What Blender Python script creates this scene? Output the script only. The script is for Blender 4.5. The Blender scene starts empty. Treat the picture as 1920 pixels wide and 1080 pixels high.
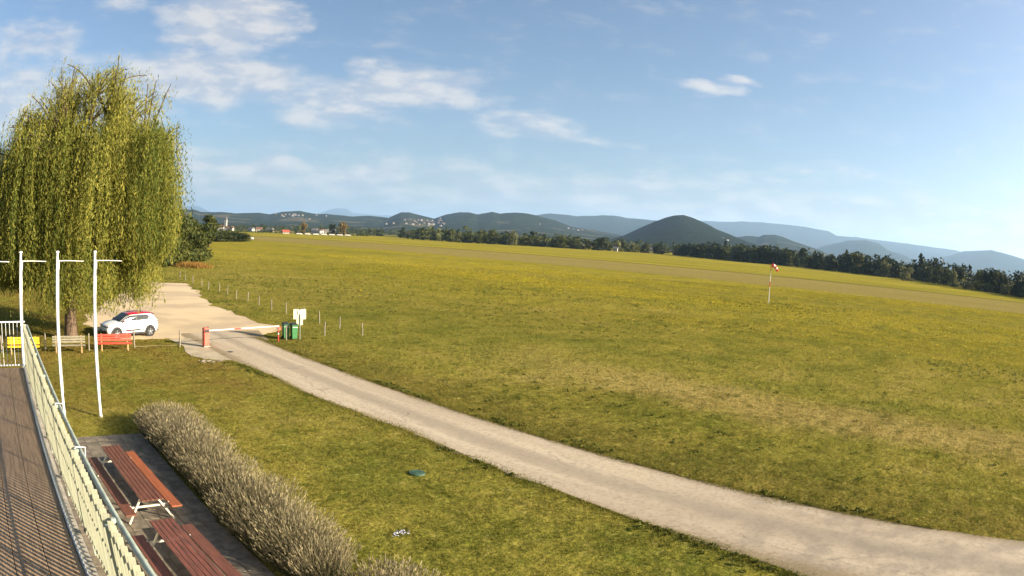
import bpy, math, random
import numpy as np
from mathutils import Vector, Matrix

random.seed(7)
RNG = np.random.default_rng(11)
scene = bpy.context.scene
col = scene.collection
PI = math.pi
R = math.radians

# ------------------------------------------------------------------ camera
# world: +Y runs along the road (away), +X across it towards the field, ground at z = 0
CAM_H = 7.0
NX, DX = (0.69716699, 0.71690877), (-0.71690877, 0.69716699)


def cw(x, y):
    """right / ahead of the camera's heading -> world x, y"""
    return (x * NX[0] + y * NX[1], x * DX[0] + y * DX[1])


def polar(az, d):
    a = R(az)
    return cw(math.sin(a) * d, math.cos(a) * d)


HEAD = math.atan2(DX[0], NX[0])          # world angle of the camera's right-hand side
PITCH, ROLL, A1, A3 = 0.07154893, 0.05524619, 0.75506283, 0.08895691
cp, sp = math.cos(PITCH), math.sin(PITCH)
cr, sr = math.cos(ROLL), math.sin(ROLL)


def v3(x, y, z):
    a, b = cw(x, y)
    return Vector((a, b, z))


right0, up0, fwd0 = v3(1, 0, 0), v3(0, sp, cp), v3(0, cp, -sp)
right1 = right0 * cr + up0 * sr
up1 = up0 * cr - right0 * sr
cam_data = bpy.data.cameras.new('camera')
cam = bpy.data.objects.new('camera', cam_data)
col.objects.link(cam)
m = Matrix((right1, up1, -fwd0)).transposed().to_4x4()
m.translation = Vector((0, 0, CAM_H))
cam.matrix_world = m
scene.render.engine = 'CYCLES'
cam_data.type = 'PANO'
cam_data.sensor_fit = 'HORIZONTAL'
cam_data.sensor_width = 36.0
cam_data.sensor_height = 20.25
cam_data.clip_start = 0.05
cam_data.clip_end = 90000
cc = cam_data if hasattr(cam_data, 'panorama_type') else cam_data.cycles
cc.panorama_type = 'FISHEYE_LENS_POLYNOMIAL'
cc.fisheye_fov = R(170)
cc.fisheye_polynomial_k0 = 0.0
cc.fisheye_polynomial_k1 = -A1 / 18.75
cc.fisheye_polynomial_k2 = 0.0
cc.fisheye_polynomial_k3 = -A3 / 18.75 ** 3
cc.fisheye_polynomial_k4 = 0.0
scene.camera = cam
scene.cycles.use_denoising = True
scene.cycles.max_bounces = 6
scene.cycles.diffuse_bounces = 3
scene.cycles.transmission_bounces = 4
scene.cycles.transparent_max_bounces = 8
scene.cycles.volume_bounces = 1
scene.cycles.sample_clamp_indirect = 6
scene.cycles.adaptive_threshold = .02
scene.cycles.caustics_reflective = False
scene.cycles.caustics_refractive = False

# ------------------------------------------------------------------ node helpers


def nd(t, typ, ins=None, **props):
    n = t.nodes.new(typ)
    for k, v in props.items():
        setattr(n, k, v)
    for k, v in (ins or {}).items():
        s = n.inputs[k]
        if isinstance(v, bpy.types.NodeSocket):
            t.links.new(v, s)
        else:
            s.default_value = v
    return n


def MA(t, op, a, b=None, c=None, clamp=False):
    ins = {0: a}
    if b is not None:
        ins[1] = b
    if c is not None:
        ins[2] = c
    n = nd(t, 'ShaderNodeMath', ins, operation=op)
    n.use_clamp = clamp
    return n.outputs[0]


def c4(c):
    return (c[0], c[1], c[2], 1.0) if not isinstance(c, bpy.types.NodeSocket) else c


def MIX(t, f, a, b, blend='MIX'):
    n = nd(t, 'ShaderNodeMix', {0: f, 6: c4(a), 7: c4(b)}, data_type='RGBA', blend_type=blend)
    return n.outputs[2]


def NOI(t, vec, scale, detail=3.0, rough=0.55, dist=0.0):
    return nd(t, 'ShaderNodeTexNoise', {'Vector': vec, 'Scale': scale, 'Detail': detail, 'Roughness': rough, 'Distortion': dist}).outputs[0]


def SS(t, x, a, b):
    n = nd(t, 'ShaderNodeMapRange', {0: x, 1: a, 2: b, 3: 0.0, 4: 1.0}, interpolation_type='SMOOTHSTEP')
    return n.outputs[0]


def SCALE(t, vec, s):
    return nd(t, 'ShaderNodeVectorMath', {0: vec, 1: s}, operation='MULTIPLY').outputs[0]


def ADDV(t, a, b):
    return nd(t, 'ShaderNodeVectorMath', {0: a, 1: b}, operation='ADD').outputs[0]


# ------------------------------------------------------------------ world, sun, exposure
HAZE = 5.2e-5
SUN_EL = 19.5
SUN_H = (0.62, -0.785)                        # horizontal direction towards the sun
SUN_ROT = math.atan2(SUN_H[0], SUN_H[1])      # clockwise from +Y
world = bpy.data.worlds.new('World')
scene.world = world
world.use_nodes = True
world.cycles.sampling_method = 'NONE'
wt = world.node_tree
wt.nodes.clear()
sky = nd(wt, 'ShaderNodeTexSky', sky_type='NISHITA', sun_disc=False, sun_elevation=R(SUN_EL), sun_rotation=SUN_ROT,
         altitude=400.0, air_density=1.0, dust_density=2.4, ozone_density=2.4)

# cloud field: soft clumps of cumulus at (azimuth, elevation), broken up by noise; repeats all round the sky
CLOUDS = [(-26.4, 17.6, 5.2, 2.6, 1.0), (-25.0, 15.6, 3.0, 1.1, .7), (-28.5, 12.3, 7.8, 1.9, 1.05), (-22.6, 12.6, 3.0, 1.3, .9),
          (-15.6, 10.6, 4.9, 1.7, .85), (-9.4, 11.9, 5.4, 1.5, .95), (-4.4, 11.0, 3.0, .8, .75), (0.2, 9.6, 3.0, .8, .55), (2.2, 8.8, 2.4, .6, .5),
          (-23.0, 4.9, 7.5, .9, .8), (-14.0, 4.4, 8.0, .8, .65), (16.2, 13.4, 2.4, .5, .75), (18.6, 14.3, 1.6, .5, .75),
          (6.0, 4.0, 8.0, 1.5, .6), (13.0, 3.4, 9.0, .9, .55), (-44.0, 15.0, 4.0, 1.5, .6), (-13.2, 13.8, 1.6, .7, .6), (-20.2, 17.2, 1.5, .7, .55),
          (25.7, 7.4, 4.0, .5, .4), (-41.0, 9.8, 8.5, 3.0, .85), (6.5, 8.3, 2.6, .4, .4), (-10.0, 3.3, 15.0, .7, .4), (20.0, 5.6, 7.0, .8, .45),
          (-36.0, 19.5, 3.5, 1.4, .5), (-33.0, 6.0, 9.0, 1.0, .6)]
cg = bpy.data.node_groups.new('cloud_field', 'ShaderNodeTree')
cg.interface.new_socket('Vector', in_out='INPUT', socket_type='NodeSocketVector')
cg.interface.new_socket('Density', in_out='OUTPUT', socket_type='NodeSocketFloat')
cg.interface.new_socket('Relief', in_out='OUTPUT', socket_type='NodeSocketFloat')
gi, go = cg.nodes.new('NodeGroupInput'), cg.nodes.new('NodeGroupOutput')
pv = gi.outputs[0]
wn = nd(cg, 'ShaderNodeTexNoise', {'Vector': SCALE(cg, pv, (0.17, 0.5, 1)), 'Scale': 1.0, 'Detail': 2.0, 'Roughness': 0.55})
warp = nd(cg, 'ShaderNodeVectorMath', {0: wn.outputs[1], 1: (.5, .5, .5)}, operation='SUBTRACT').outputs[0]
pw = ADDV(cg, pv, SCALE(cg, warp, (5.0, 2.2, 0)))
tot = None
for a, e, ra, re, amp in CLOUDS:
    amp *= 1.15
    ra *= 1.1
    re *= 1.15
    d = SCALE(cg, nd(cg, 'ShaderNodeVectorMath', {0: pw, 1: (a, e, 0)}, operation='SUBTRACT').outputs[0], (1 / ra, 1 / re, 0))
    L = nd(cg, 'ShaderNodeVectorMath', {0: d, 1: d}, operation='DOT_PRODUCT').outputs[1]
    f = MA(cg, 'MULTIPLY_ADD', L, -.55 * amp, amp)
    tot = f if tot is None else MA(cg, 'MAXIMUM', tot, f)
tot = MA(cg, 'MAXIMUM', tot, -0.02)
ely = nd(cg, 'ShaderNodeSeparateXYZ', {0: pw}).outputs[1]
milk = MA(cg, 'MULTIPLY', SS(cg, ely, .6, 3.0), MA(cg, 'SUBTRACT', 1.0, SS(cg, ely, 4.2, 7.5)))
tot = MA(cg, 'MAXIMUM', tot, MA(cg, 'MULTIPLY', milk, .55))
n1 = NOI(cg, SCALE(cg, pv, (0.22, 0.62, 1)), 1.0, 5.0, 0.62)
n2 = NOI(cg, SCALE(cg, ADDV(cg, pv, (1.1, 0.7, 0)), (0.22, 0.62, 1)), 1.0, 3.0, 0.6)
dens = MA(cg, 'ADD', MA(cg, 'MULTIPLY', tot, 1.0), MA(cg, 'MULTIPLY', MA(cg, 'SUBTRACT', n1, 0.5), 1.2))
for n_ in cg.nodes:
    if n_.bl_idname == 'ShaderNodeTexNoise':
        n_.noise_dimensions = '2D'
cg.links.new(dens, go.inputs[0])
cg.links.new(MA(cg, 'SUBTRACT', n1, n2), go.inputs[1])

geo = nd(wt, 'ShaderNodeTexCoord').outputs['Generated']
dirn = nd(wt, 'ShaderNodeVectorMath', {0: geo}, operation='NORMALIZE').outputs[0]
dxs = nd(wt, 'ShaderNodeVectorMath', {0: dirn, 1: tuple(right0)}, operation='DOT_PRODUCT').outputs[1]
dys = nd(wt, 'ShaderNodeVectorMath', {0: dirn, 1: (NX[1], DX[1], 0)}, operation='DOT_PRODUCT').outputs[1]
dzs = nd(wt, 'ShaderNodeSeparateXYZ', {0: dirn}).outputs[2]
az = MA(wt, 'MULTIPLY', MA(wt, 'ARCTAN2', dxs, dys), 180 / PI)
el = MA(wt, 'MULTIPLY', MA(wt, 'ARCSINE', dzs), 180 / PI)
azp = MA(wt, 'SUBTRACT', MA(wt, 'PINGPONG', MA(wt, 'ADD', az, 45.0 + 360), 90.0), 45.0)
pvec = nd(wt, 'ShaderNodeCombineXYZ', {0: azp, 1: el, 2: 0.0}).outputs[0]
g1 = nd(wt, 'ShaderNodeGroup', node_tree=cg)
wt.links.new(pvec, g1.inputs[0])
alpha = MA(wt, 'MULTIPLY', SS(wt, g1.outputs[0], -0.04, 1.05), SS(wt, el, 0.2, 2.5))
alpha = MA(wt, 'MULTIPLY', alpha, 0.76)
lit = SS(wt, MA(wt, 'ADD', g1.outputs[1], MA(wt, 'MULTIPLY', g1.outputs[0], -.05)), -0.20, 0.14)
ccol = MIX(wt, lit, (3.45, 3.65, 4.1), (5.35, 5.05, 4.7))
skyc = MIX(wt, alpha, sky.outputs[0], ccol)
bg = nd(wt, 'ShaderNodeBackground', {0: skyc, 1: 0.05})
wo = nd(wt, 'ShaderNodeOutputWorld')
wt.links.new(bg.outputs[0], wo.inputs[0])

sd = bpy.data.lights.new('sun', 'SUN')
sd.energy = 5.0
sd.angle = R(0.55)
sd.color = (1.0, 0.86, 0.66)
so = bpy.data.objects.new('sun', sd)
col.objects.link(so)
ce = math.cos(R(SUN_EL))
sun_dir = Vector((SUN_H[0] * ce, SUN_H[1] * ce, math.sin(R(SUN_EL)))).normalized()
so.rotation_euler = (-sun_dir).to_track_quat('-Z', 'Y').to_euler()
so.location = sun_dir * 60

scene.view_settings.view_transform = 'Standard'
scene.view_settings.look = 'None'
scene.view_settings.gamma = 1.0
scene.view_settings.use_curve_mapping = False
scene.view_settings.exposure = 1.75

# ------------------------------------------------------------------ materials
MATS = {}


def new_mat(name):
    mt = bpy.data.materials.new(name)
    mt.use_nodes = True
    t = mt.node_tree
    t.nodes.clear()
    out = nd(t, 'ShaderNodeOutputMaterial')
    MATS[name] = mt
    return mt, t, out


def local_vec(t):
    o = nd(t, 'ShaderNodeTexCoord').outputs['Object']
    r = nd(t, 'ShaderNodeObjectInfo').outputs['Random']
    return ADDV(t, o, SCALE(t, nd(t, 'ShaderNodeCombineXYZ', {0: r, 1: r, 2: r}).outputs[0], (37.0, 53.0, 71.0)))


def plain(name, c, rough=.6, var=.18, scale=6.0, bump=0.0, metal=0.0, stretch=(1, 1, 1), c2=None, spec=.4, coat=0.0, translucent=0.0):
    mt, t, out = new_mat(name)
    vec = SCALE(t, local_vec(t), stretch)
    n = NOI(t, vec, scale, 5.0, .6)
    lo = tuple(x * (1 - var) for x in c) if c2 is None else c2
    hi = tuple(min(1, x * (1 + var)) for x in c)
    cc_ = MIX(t, SS(t, n, .3, .7), lo, hi)
    p = nd(t, 'ShaderNodeBsdfPrincipled', {'Base Color': cc_, 'Roughness': rough, 'Metallic': metal})
    p.inputs['Specular IOR Level'].default_value = spec
    p.inputs['Coat Weight'].default_value = coat
    p.inputs['Coat Roughness'].default_value = .08
    if bump:
        b = nd(t, 'ShaderNodeBump', {'Strength': bump, 'Distance': .02, 'Height': NOI(t, vec, scale * 3, 4.0)})
        t.links.new(b.outputs[0], p.inputs['Normal'])
    if translucent:
        tr = nd(t, 'ShaderNodeBsdfTranslucent', {0: cc_})
        mx = nd(t, 'ShaderNodeMixShader', {0: translucent, 1: p.outputs[0], 2: tr.outputs[0]})
        t.links.new(mx.outputs[0], out.inputs[0])
    else:
        t.links.new(p.outputs[0], out.inputs[0])
    return mt


def leafy(name, dark, light, trans=.3, ob=.5):
    """foliage: colour from a per-vertex 'tint' plus a per-object shift"""
    mt, t, out = new_mat(name)
    a = nd(t, 'ShaderNodeAttribute', attribute_name='tint').outputs['Fac']
    r = nd(t, 'ShaderNodeObjectInfo').outputs['Random']
    f = MA(t, 'ADD', MA(t, 'MULTIPLY', a, 1.0), MA(t, 'MULTIPLY', MA(t, 'SUBTRACT', r, .5), ob), clamp=True)
    c = MIX(t, f, dark, light)
    d = nd(t, 'ShaderNodeBsdfPrincipled', {'Base Color': c, 'Roughness': .6})
    d.inputs['Specular IOR Level'].default_value = .08
    tr = nd(t, 'ShaderNodeBsdfTranslucent', {0: c})
    mx = nd(t, 'ShaderNodeMixShader', {0: trans, 1: d.outputs[0], 2: tr.outputs[0]})
    t.links.new(mx.outputs[0], out.inputs[0])
    return mt


# shared colour of grass by place: lawn, field, dry band, flowery zone, mown runway
gg = bpy.data.node_groups.new('grass_colour', 'ShaderNodeTree')
gg.interface.new_socket('Color', in_out='OUTPUT', socket_type='NodeSocketColor')
gout = gg.nodes.new('NodeGroupOutput')
t = gg
pos = nd(t, 'ShaderNodeNewGeometry').outputs['Position']
sep = nd(t, 'ShaderNodeSeparateXYZ', {0: pos})
X, Y = sep.outputs[0], sep.outputs[1]
flat = nd(t, 'ShaderNodeCombineXYZ', {0: X, 1: Y, 2: 0.0}).outputs[0]
nbig = NOI(t, flat, 0.035, 4.0, .6)
nmid = NOI(t, flat, 0.22, 5.0, .65)
nsm = NOI(t, flat, 1.6, 4.0, .65)
nfi = NOI(t, flat, 9.0, 3.0, .6)
streak = NOI(t, SCALE(t, flat, (0.06, 0.008, 1)), 1.0, 5.0, .6)
Xw = MA(t, 'ADD', X, MA(t, 'MULTIPLY', MA(t, 'SUBTRACT', nmid, .5), 5.0))
GREEN, OLIVE, DRY = (.135, .148, .024), (.285, .240, .046), (.42, .315, .115)
dryf = MA(t, 'ADD', MA(t, 'MULTIPLY', nmid, .5), MA(t, 'ADD', MA(t, 'MULTIPLY', nsm, .35), MA(t, 'MULTIPLY', nbig, .35)))
c = MIX(t, SS(t, dryf, .43, .66), GREEN, OLIVE)
c = MIX(t, MA(t, 'MULTIPLY', SS(t, dryf, .60, .80), .75), c, DRY)
# brown worn lawn near the benches
lawn = MA(t, 'SUBTRACT', 1.0, SS(t, X, 12.0, 14.0))
worn = MA(t, 'MULTIPLY', lawn, MA(t, 'MULTIPLY', SS(t, Y, 23.0, 30.0), SS(t, MA(t, 'ADD', nmid, MA(t, 'MULTIPLY', nsm, .4)), .55, .85)))
c = MIX(t, MA(t, 'MULTIPLY', worn, .8), c, (.185, .115, .030))
# dry band beyond the road
band = MA(t, 'MULTIPLY', SS(t, Xw, 25.6, 28.6), MA(t, 'SUBTRACT', 1.0, SS(t, Xw, 30.4, 34.0)))
band = MA(t, 'MULTIPLY', band, MA(t, 'SUBTRACT', 1.0, SS(t, Y, 14.0, 36.0)))
c = MIX(t, MA(t, 'MULTIPLY', band, .8), c, (.42, .31, .105))
# verge by the road: browner
verge = MA(t, 'MULTIPLY', SS(t, X, 17.9, 18.2), MA(t, 'SUBTRACT', 1.0, SS(t, Xw, 19.6, 23.5)))
c = MIX(t, MA(t, 'MULTIPLY', verge, MA(t, 'MULTIPLY', nsm, .8)), c, (.135, .090, .028))
# flowery field
flw = MA(t, 'MULTIPLY', SS(t, Xw, 30.0, 85.0), MA(t, 'SUBTRACT', 1.0, SS(t, Xw, 146.0, 156.0)))
flm = SS(t, MA(t, 'ADD', MA(t, 'MULTIPLY', streak, .6), MA(t, 'MULTIPLY', nmid, .5)), .40, .68)
c = MIX(t, MA(t, 'MULTIPLY', MA(t, 'MULTIPLY', flw, flm), .8), c, (.37, .295, .024))
# mown runway strip and beyond
run = MA(t, 'MULTIPLY', SS(t, Xw, 146.0, 156.0), MA(t, 'SUBTRACT', 1.0, SS(t, X, 222.0, 226.0)))
c = MIX(t, MA(t, 'MULTIPLY', run, .9), c, MIX(t, streak, (.25, .20, .062), (.36, .275, .095)))
ln = MA(t, 'MULTIPLY', SS(t, X, 205.0, 207.5), MA(t, 'SUBTRACT', 1.0, SS(t, X, 211.0, 213.5)))
c = MIX(t, MA(t, 'MULTIPLY', ln, MA(t, 'ADD', .25, MA(t, 'MULTIPLY', streak, .6))), c, (.34, .25, .08))
dk = MA(t, 'MULTIPLY', SS(t, X, 221.0, 223.5), MA(t, 'SUBTRACT', 1.0, SS(t, X, 227.0, 231.0)))
c = MIX(t, MA(t, 'MULTIPLY', dk, .75), c, (.075, .078, .012))
far = SS(t, X, 224.0, 232.0)
c = MIX(t, MA(t, 'MULTIPLY', far, .85), c, MIX(t, SS(t, streak, .35, .65), (.25, .225, .03), (.42, .33, .04)))
# open farmland far away
dist = nd(t, 'ShaderNodeVectorMath', {0: flat}, operation='LENGTH').outputs[1]
vor = nd(t, 'ShaderNodeTexVoronoi', {'Vector': SCALE(t, flat, (.0045, .0045, 1)), 'Scale': 1.0}, feature='F1')
vr = nd(t, 'ShaderNodeSeparateColor', {0: vor.outputs['Color']}).outputs[0]
fcol = MIX(t, SS(t, vr, .3, .7), (.055, .080, .014), (.25, .19, .07))
c = MIX(t, SS(t, dist, 950.0, 1000.0), c, fcol)
# fine grain of blades and clumps, tussock shadows painted in as dark spots
c = MIX(t, SS(t, nfi, .38, .66), MIX(t, .42, c, (.012, .020, .003)), c)
c = MIX(t, MA(t, 'MULTIPLY', SS(t, nsm, .53, .66), .62), c, (.050, .068, .008))
nc = NOI(t, flat, 3.3, 4.0, .7)
nl_ = NOI(t, ADDV(t, flat, (31.0, 17.0, 0.0)), 2.4, 4.0, .7)
nw = NOI(t, ADDV(t, flat, (5.0, 77.0, 0.0)), .55, 4.0, .7)
keep = MA(t, 'SUBTRACT', 1.0, MA(t, 'MULTIPLY', SS(t, X, 140.0, 160.0), .7))
c = MIX(t, MA(t, 'MULTIPLY', MA(t, 'MULTIPLY', SS(t, nc, .54, .62), .38), keep), c, (.035, .042, .004))
c = MIX(t, MA(t, 'MULTIPLY', MA(t, 'MULTIPLY', SS(t, nl_, .56, .66), .35), keep), c, (.42, .35, .10))
c = MIX(t, MA(t, 'MULTIPLY', MA(t, 'MULTIPLY', SS(t, nw, .57, .64), .4), keep), c, (.055, .070, .008))
gg.links.new(c, gout.inputs[0])

gm, t, out = new_mat('grass_ground')
gcol = nd(t, 'ShaderNodeGroup', node_tree=gg).outputs[0]
gp = nd(t, 'ShaderNodeNewGeometry').outputs['Position']
p = nd(t, 'ShaderNodeBsdfDiffuse', {0: gcol})
hgt = MA(t, 'ADD', NOI(t, gp, 3.0, 6.0, .7), MA(t, 'MULTIPLY', NOI(t, gp, .35, 4.0, .6), 2.5))
b = nd(t, 'ShaderNodeBump', {'Strength': .9, 'Distance': .11, 'Height': hgt})
t.links.new(b.outputs[0], p.inputs['Normal'])
t.links.new(p.outputs[0], out.inputs[0])

gb, t, out = new_mat('grass_blades')
gcol = nd(t, 'ShaderNodeGroup', node_tree=gg).outputs[0]
ti = nd(t, 'ShaderNodeAttribute', attribute_name='tint').outputs['Fac']
gc2 = MIX(t, ti, MIX(t, .35, gcol, (.022, .036, .005)), MIX(t, .35, gcol, (.36, .31, .08)))
d = nd(t, 'ShaderNodeBsdfDiffuse', {0: gc2})
tr = nd(t, 'ShaderNodeBsdfTranslucent', {0: gc2})
mx = nd(t, 'ShaderNodeMixShader', {0: .35, 1: d.outputs[0], 2: tr.outputs[0]})
t.links.new(mx.outputs[0], out.inputs[0])

# road: worn pale surface with lengthwise wheel tracks
rm, t, out = new_mat('road_surface')
gp = nd(t, 'ShaderNodeNewGeometry').outputs['Position']
sp_ = nd(t, 'ShaderNodeSeparateXYZ', {0: gp})
RX, RY = sp_.outputs[0], sp_.outputs[1]
long_ = NOI(t, SCALE(t, gp, (.9, .06, 1)), 1.0, 5.0, .6)
spots = NOI(t, gp, 1.1, 5.0, .6)
fine = NOI(t, gp, 22.0, 3.0, .6)
rx = MA(t, 'ADD', RX, MA(t, 'MULTIPLY', MA(t, 'SUBTRACT', spots, .5), .5))
trk = MA(t, 'ABSOLUTE', MA(t, 'SUBTRACT', rx, 16.15))
crown = MA(t, 'SUBTRACT', 1.0, SS(t, trk, .10, .75))
edge = SS(t, trk, 1.35, 1.75)
base = MIX(t, SS(t, long_, .35, .65), (.39, .318, .222), (.50, .415, .295))
base = MIX(t, MA(t, 'MULTIPLY', crown, .8), base, (.285, .235, .170))
rside = MA(t, 'MULTIPLY', SS(t, rx, 17.3, 17.9), .35)
base = MIX(t, rside, base, (.26, .21, .15))
nearf = MA(t, 'SUBTRACT', 1.0, SS(t, RY, 3.0, 12.0))
base = MIX(t, MA(t, 'MULTIPLY', nearf, MA(t, 'ADD', .25, MA(t, 'MULTIPLY', SS(t, spots, .4, .65), .5))), base, (.205, .170, .130))
grit = NOI(t, gp, 7.0, 5.0, .7)
base = MIX(t, MA(t, 'MULTIPLY', SS(t, grit, .48, .66), .5), base, (.20, .165, .12))
base = MIX(t, MA(t, 'MULTIPLY', SS(t, grit, .34, .24), .5), base, (.52, .44, .32))
crk = nd(t, 'ShaderNodeTexVoronoi', {'Vector': SCALE(t, ADDV(t, gp, SCALE(t, nd(t, 'ShaderNodeTexNoise', {'Vector': gp, 'Scale': 1.5, 'Detail': 3.0}).outputs[1], (.7, .7, 0))), (.55, .16, 1)), 'Scale': 1.0}, feature='DISTANCE_TO_EDGE').outputs['Distance']
base = MIX(t, MA(t, 'MULTIPLY', MA(t, 'SUBTRACT', 1.0, SS(t, crk, .004, .016)), MA(t, 'MULTIPLY', SS(t, long_, .45, .6), .45)), base, (.12, .10, .07))
dirt = MA(t, 'MULTIPLY', SS(t, MA(t, 'ADD', trk, MA(t, 'MULTIPLY', MA(t, 'SUBTRACT', grit, .5), 1.0)), 1.55, 2.05), .75)
base = MIX(t, dirt, base, (.20, .150, .075))
base = MIX(t, MA(t, 'MULTIPLY', SS(t, fine, .45, .75), .25), base, (.15, .12, .09))
p = nd(t, 'ShaderNodeBsdfPrincipled', {'Base Color': base, 'Roughness': .85})
p.inputs['Specular IOR Level'].default_value = .25
b = nd(t, 'ShaderNodeBump', {'Strength': .35, 'Distance': .02, 'Height': MA(t, 'ADD', fine, MA(t, 'MULTIPLY', spots, 1.2))})
t.links.new(b.outputs[0], p.inputs['Normal'])
t.links.new(p.outputs[0], out.inputs[0])

gv, t, out = new_mat('gravel_surface')
gp = nd(t, 'ShaderNodeNewGeometry').outputs['Position']
ga = NOI(t, gp, .16, 4.0, .55)
gb_ = NOI(t, gp, 14.0, 4.0, .7)
ge = NOI(t, gp, 1.0, 5.0, .65)
cgv = MIX(t, SS(t, ga, .40, .62), (.57, .445, .275), (.43, .335, .22))
cgv = MIX(t, MA(t, 'MULTIPLY', SS(t, gb_, .5, .72), .25), cgv, (.26, .20, .12))
cgv = MIX(t, MA(t, 'MULTIPLY', SS(t, ge, .62, .78), .45), cgv, (.33, .24, .12))
p = nd(t, 'ShaderNodeBsdfPrincipled', {'Base Color': cgv, 'Roughness': .95})
p.inputs['Specular IOR Level'].default_value = .1
b = nd(t, 'ShaderNodeBump', {'Strength': .5, 'Distance': .03, 'Height': MA(t, 'ADD', gb_, ge)})
t.links.new(b.outputs[0], p.inputs['Normal'])
t.links.new(p.outputs[0], out.inputs[0])


def hill_mat(name, a, bcol, field=0.0):
    mt, t, out = new_mat(name)
    gp = nd(t, 'ShaderNodeNewGeometry').outputs['Position']
    n = NOI(t, gp, .03, 5.0, .7)
    big = NOI(t, gp, .0035, 4.0, .6)
    n3 = NOI(t, gp, .11, 3.0, .7)
    c = MIX(t, MA(t, 'ADD', MA(t, 'MULTIPLY', SS(t, n, .35, .65), .55), MA(t, 'MULTIPLY', SS(t, n3, .35, .65), .45)), a, bcol)
    if field:
        z = nd(t, 'ShaderNodeSeparateXYZ', {0: gp}).outputs[2]
        f = MA(t, 'MULTIPLY', SS(t, big, .57, .60), MA(t, 'SUBTRACT', 1.0, SS(t, z, 70.0, 110.0)))
        c = MIX(t, MA(t, 'MULTIPLY', f, field), c, (.13, .105, .05))
    p = nd(t, 'ShaderNodeBsdfDiffuse', {0: c})
    b = nd(t, 'ShaderNodeBump', {'Strength': 1.0, 'Distance': 30.0, 'Height': MA(t, 'ADD', n, MA(t, 'MULTIPLY', n3, .5))})
    t.links.new(b.outputs[0], p.inputs['Normal'])
    t.links.new(p.outputs[0], out.inputs[0])
    return mt


hill_mat('hill_forest', (.006, .012, .006), (.034, .047, .016), .85)
hill_mat('cone_forest', (.004, .009, .005), (.024, .034, .013), 0.0)
plain('white_paint', (.78, .78, .76), .45, .06, 3, spec=.4)
plain('cream_steel', (.62, .57, .44), .5, .12, 8)
plain('red_wood', (.135, .050, .030), .55, .35, 5, .25, stretch=(6, .5, 6))
plain('red_wood_worn', (.145, .045, .030), .6, .45, 4, .3, stretch=(6, .5, 6), c2=(.075, .036, .026))
plain('orange_wood', (.27, .080, .030), .55, .22, 4, .2, stretch=(6, .5, 6))
plain('bench_yellow', (.80, .52, .012), .5, .12, 6, .1)
plain('bench_grey', (.20, .18, .12), .6, .2, 6, .15)
plain('bench_red', (.72, .060, .035), .5, .15, 6, .1)
plain('bench_leg', (.42, .26, .11), .7, .25, 10, .2)
plain('weathered_post', (.21, .18, .13), .8, .3, 9, .4, stretch=(3, 3, .6))
plain('bark', (.120, .078, .048), .9, .45, 3.2, 1.0, stretch=(5, 5, .7), c2=(.045, .032, .022))
plain('branch_bark', (.075, .055, .035), .9, .4, 4, .5)
plain('barrier_red', (.68, .115, .075), .5, .12, 5)
plain('signal_red', (.62, .045, .03), .5, .12, 5)
plain('dark_plastic', (.025, .026, .028), .5, .2, 9)
plain('black_rubber', (.018, .018, .018), .8, .2, 15)
plain('bin_green', (.045, .18, .06), .5, .15, 5)
plain('sign_cream', (.66, .62, .40), .5, .1, 4)
plain('sign_blue_white', (.62, .70, .68), .5, .1, 8)
plain('post_steel', (.33, .34, .33), .45, .15, 8, metal=.6)
plain('concrete', (.34, .31, .26), .85, .2, 4, .4)
plain('pale_concrete', (.36, .30, .205), .85, .18, 1.4, .3)
plain('wall_plaster', (.52, .48, .38), .85, .12, 2, .2)
plain('deck_board', (.30, .20, .115), .8, .28, 4, .35, stretch=(8, .6, 1))
plain('deck_trim', (.46, .42, .35), .5, .15, 6)
plain('screen_slat', (.44, .445, .32), .6, .10, 3, translucent=.28, stretch=(4, 4, .5))
plain('rail_green', (.30, .34, .28), .5, .2, 7)
plain('rail_white', (.62, .64, .62), .45, .1, 6)
plain('paving', (.150, .125, .090), .85, .35, 2.6, .5)
plain('paving_joint', (.060, .055, .035), .95, .3, 6, .3)
plain('lid_green', (.045, .095, .060), .55, .25, 5)
plain('car_white', (.80, .80, .79), .25, .03, 2, coat=.6)
plain('car_red', (.42, .010, .022), .25, .06, 3, coat=.6)
plain('car_glass', (.020, .028, .030), .10, .2, 4, spec=.3)
plain('alloy', (.68, .68, .68), .3, .1, 9, metal=.5)
plain('tail_lamp', (.30, .01, .015), .2, .2, 9)
plain('head_lamp', (.30, .31, .33), .1, .2, 9)
plain('sock_red', (.66, .05, .03), .7, .12, 6, translucent=.3)
plain('sock_white', (.75, .72, .68), .7, .08, 6, translucent=.3)
plain('stone', (.22, .185, .13), .9, .3, 5, .5)
plain('house_white', (.34, .325, .29), .8, .08, .4)
plain('house_cream', (.33, .28, .20), .8, .12, .4)
plain('roof_red', (.36, .075, .045), .8, .2, .8)
plain('roof_brown', (.16, .085, .055), .8, .25, .8)
plain('roof_grey', (.14, .13, .125), .8, .25, .8)
plain('window_dark', (.03, .035, .04), .3, .2, 2)
plain('rope', (.26, .21, .13), .8, .2, 20)
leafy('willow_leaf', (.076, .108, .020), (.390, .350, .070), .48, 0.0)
leafy('broad_leaf', (.028, .040, .011), (.110, .115, .026), .25, .5)
leafy('pale_leaf', (.085, .100, .032), (.215, .205, .085), .25, .3)
leafy('dark_leaf', (.012, .021, .008), (.064, .076, .021), .14, .5)
leafy('autumn_leaf', (.10, .075, .018), (.26, .17, .04), .25, .2)
leafy('orange_weed', (.20, .115, .028), (.46, .26, .07), .2, .1)
leafy('lavender_green', (.040, .048, .018), (.150, .145, .062), .25, 0)
leafy('lavender_spike', (.105, .092, .058), (.335, .282, .160), .28, 0)
leafy('petal', (.26, .26, .38), (.55, .55, .60), .2, 0)
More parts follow.
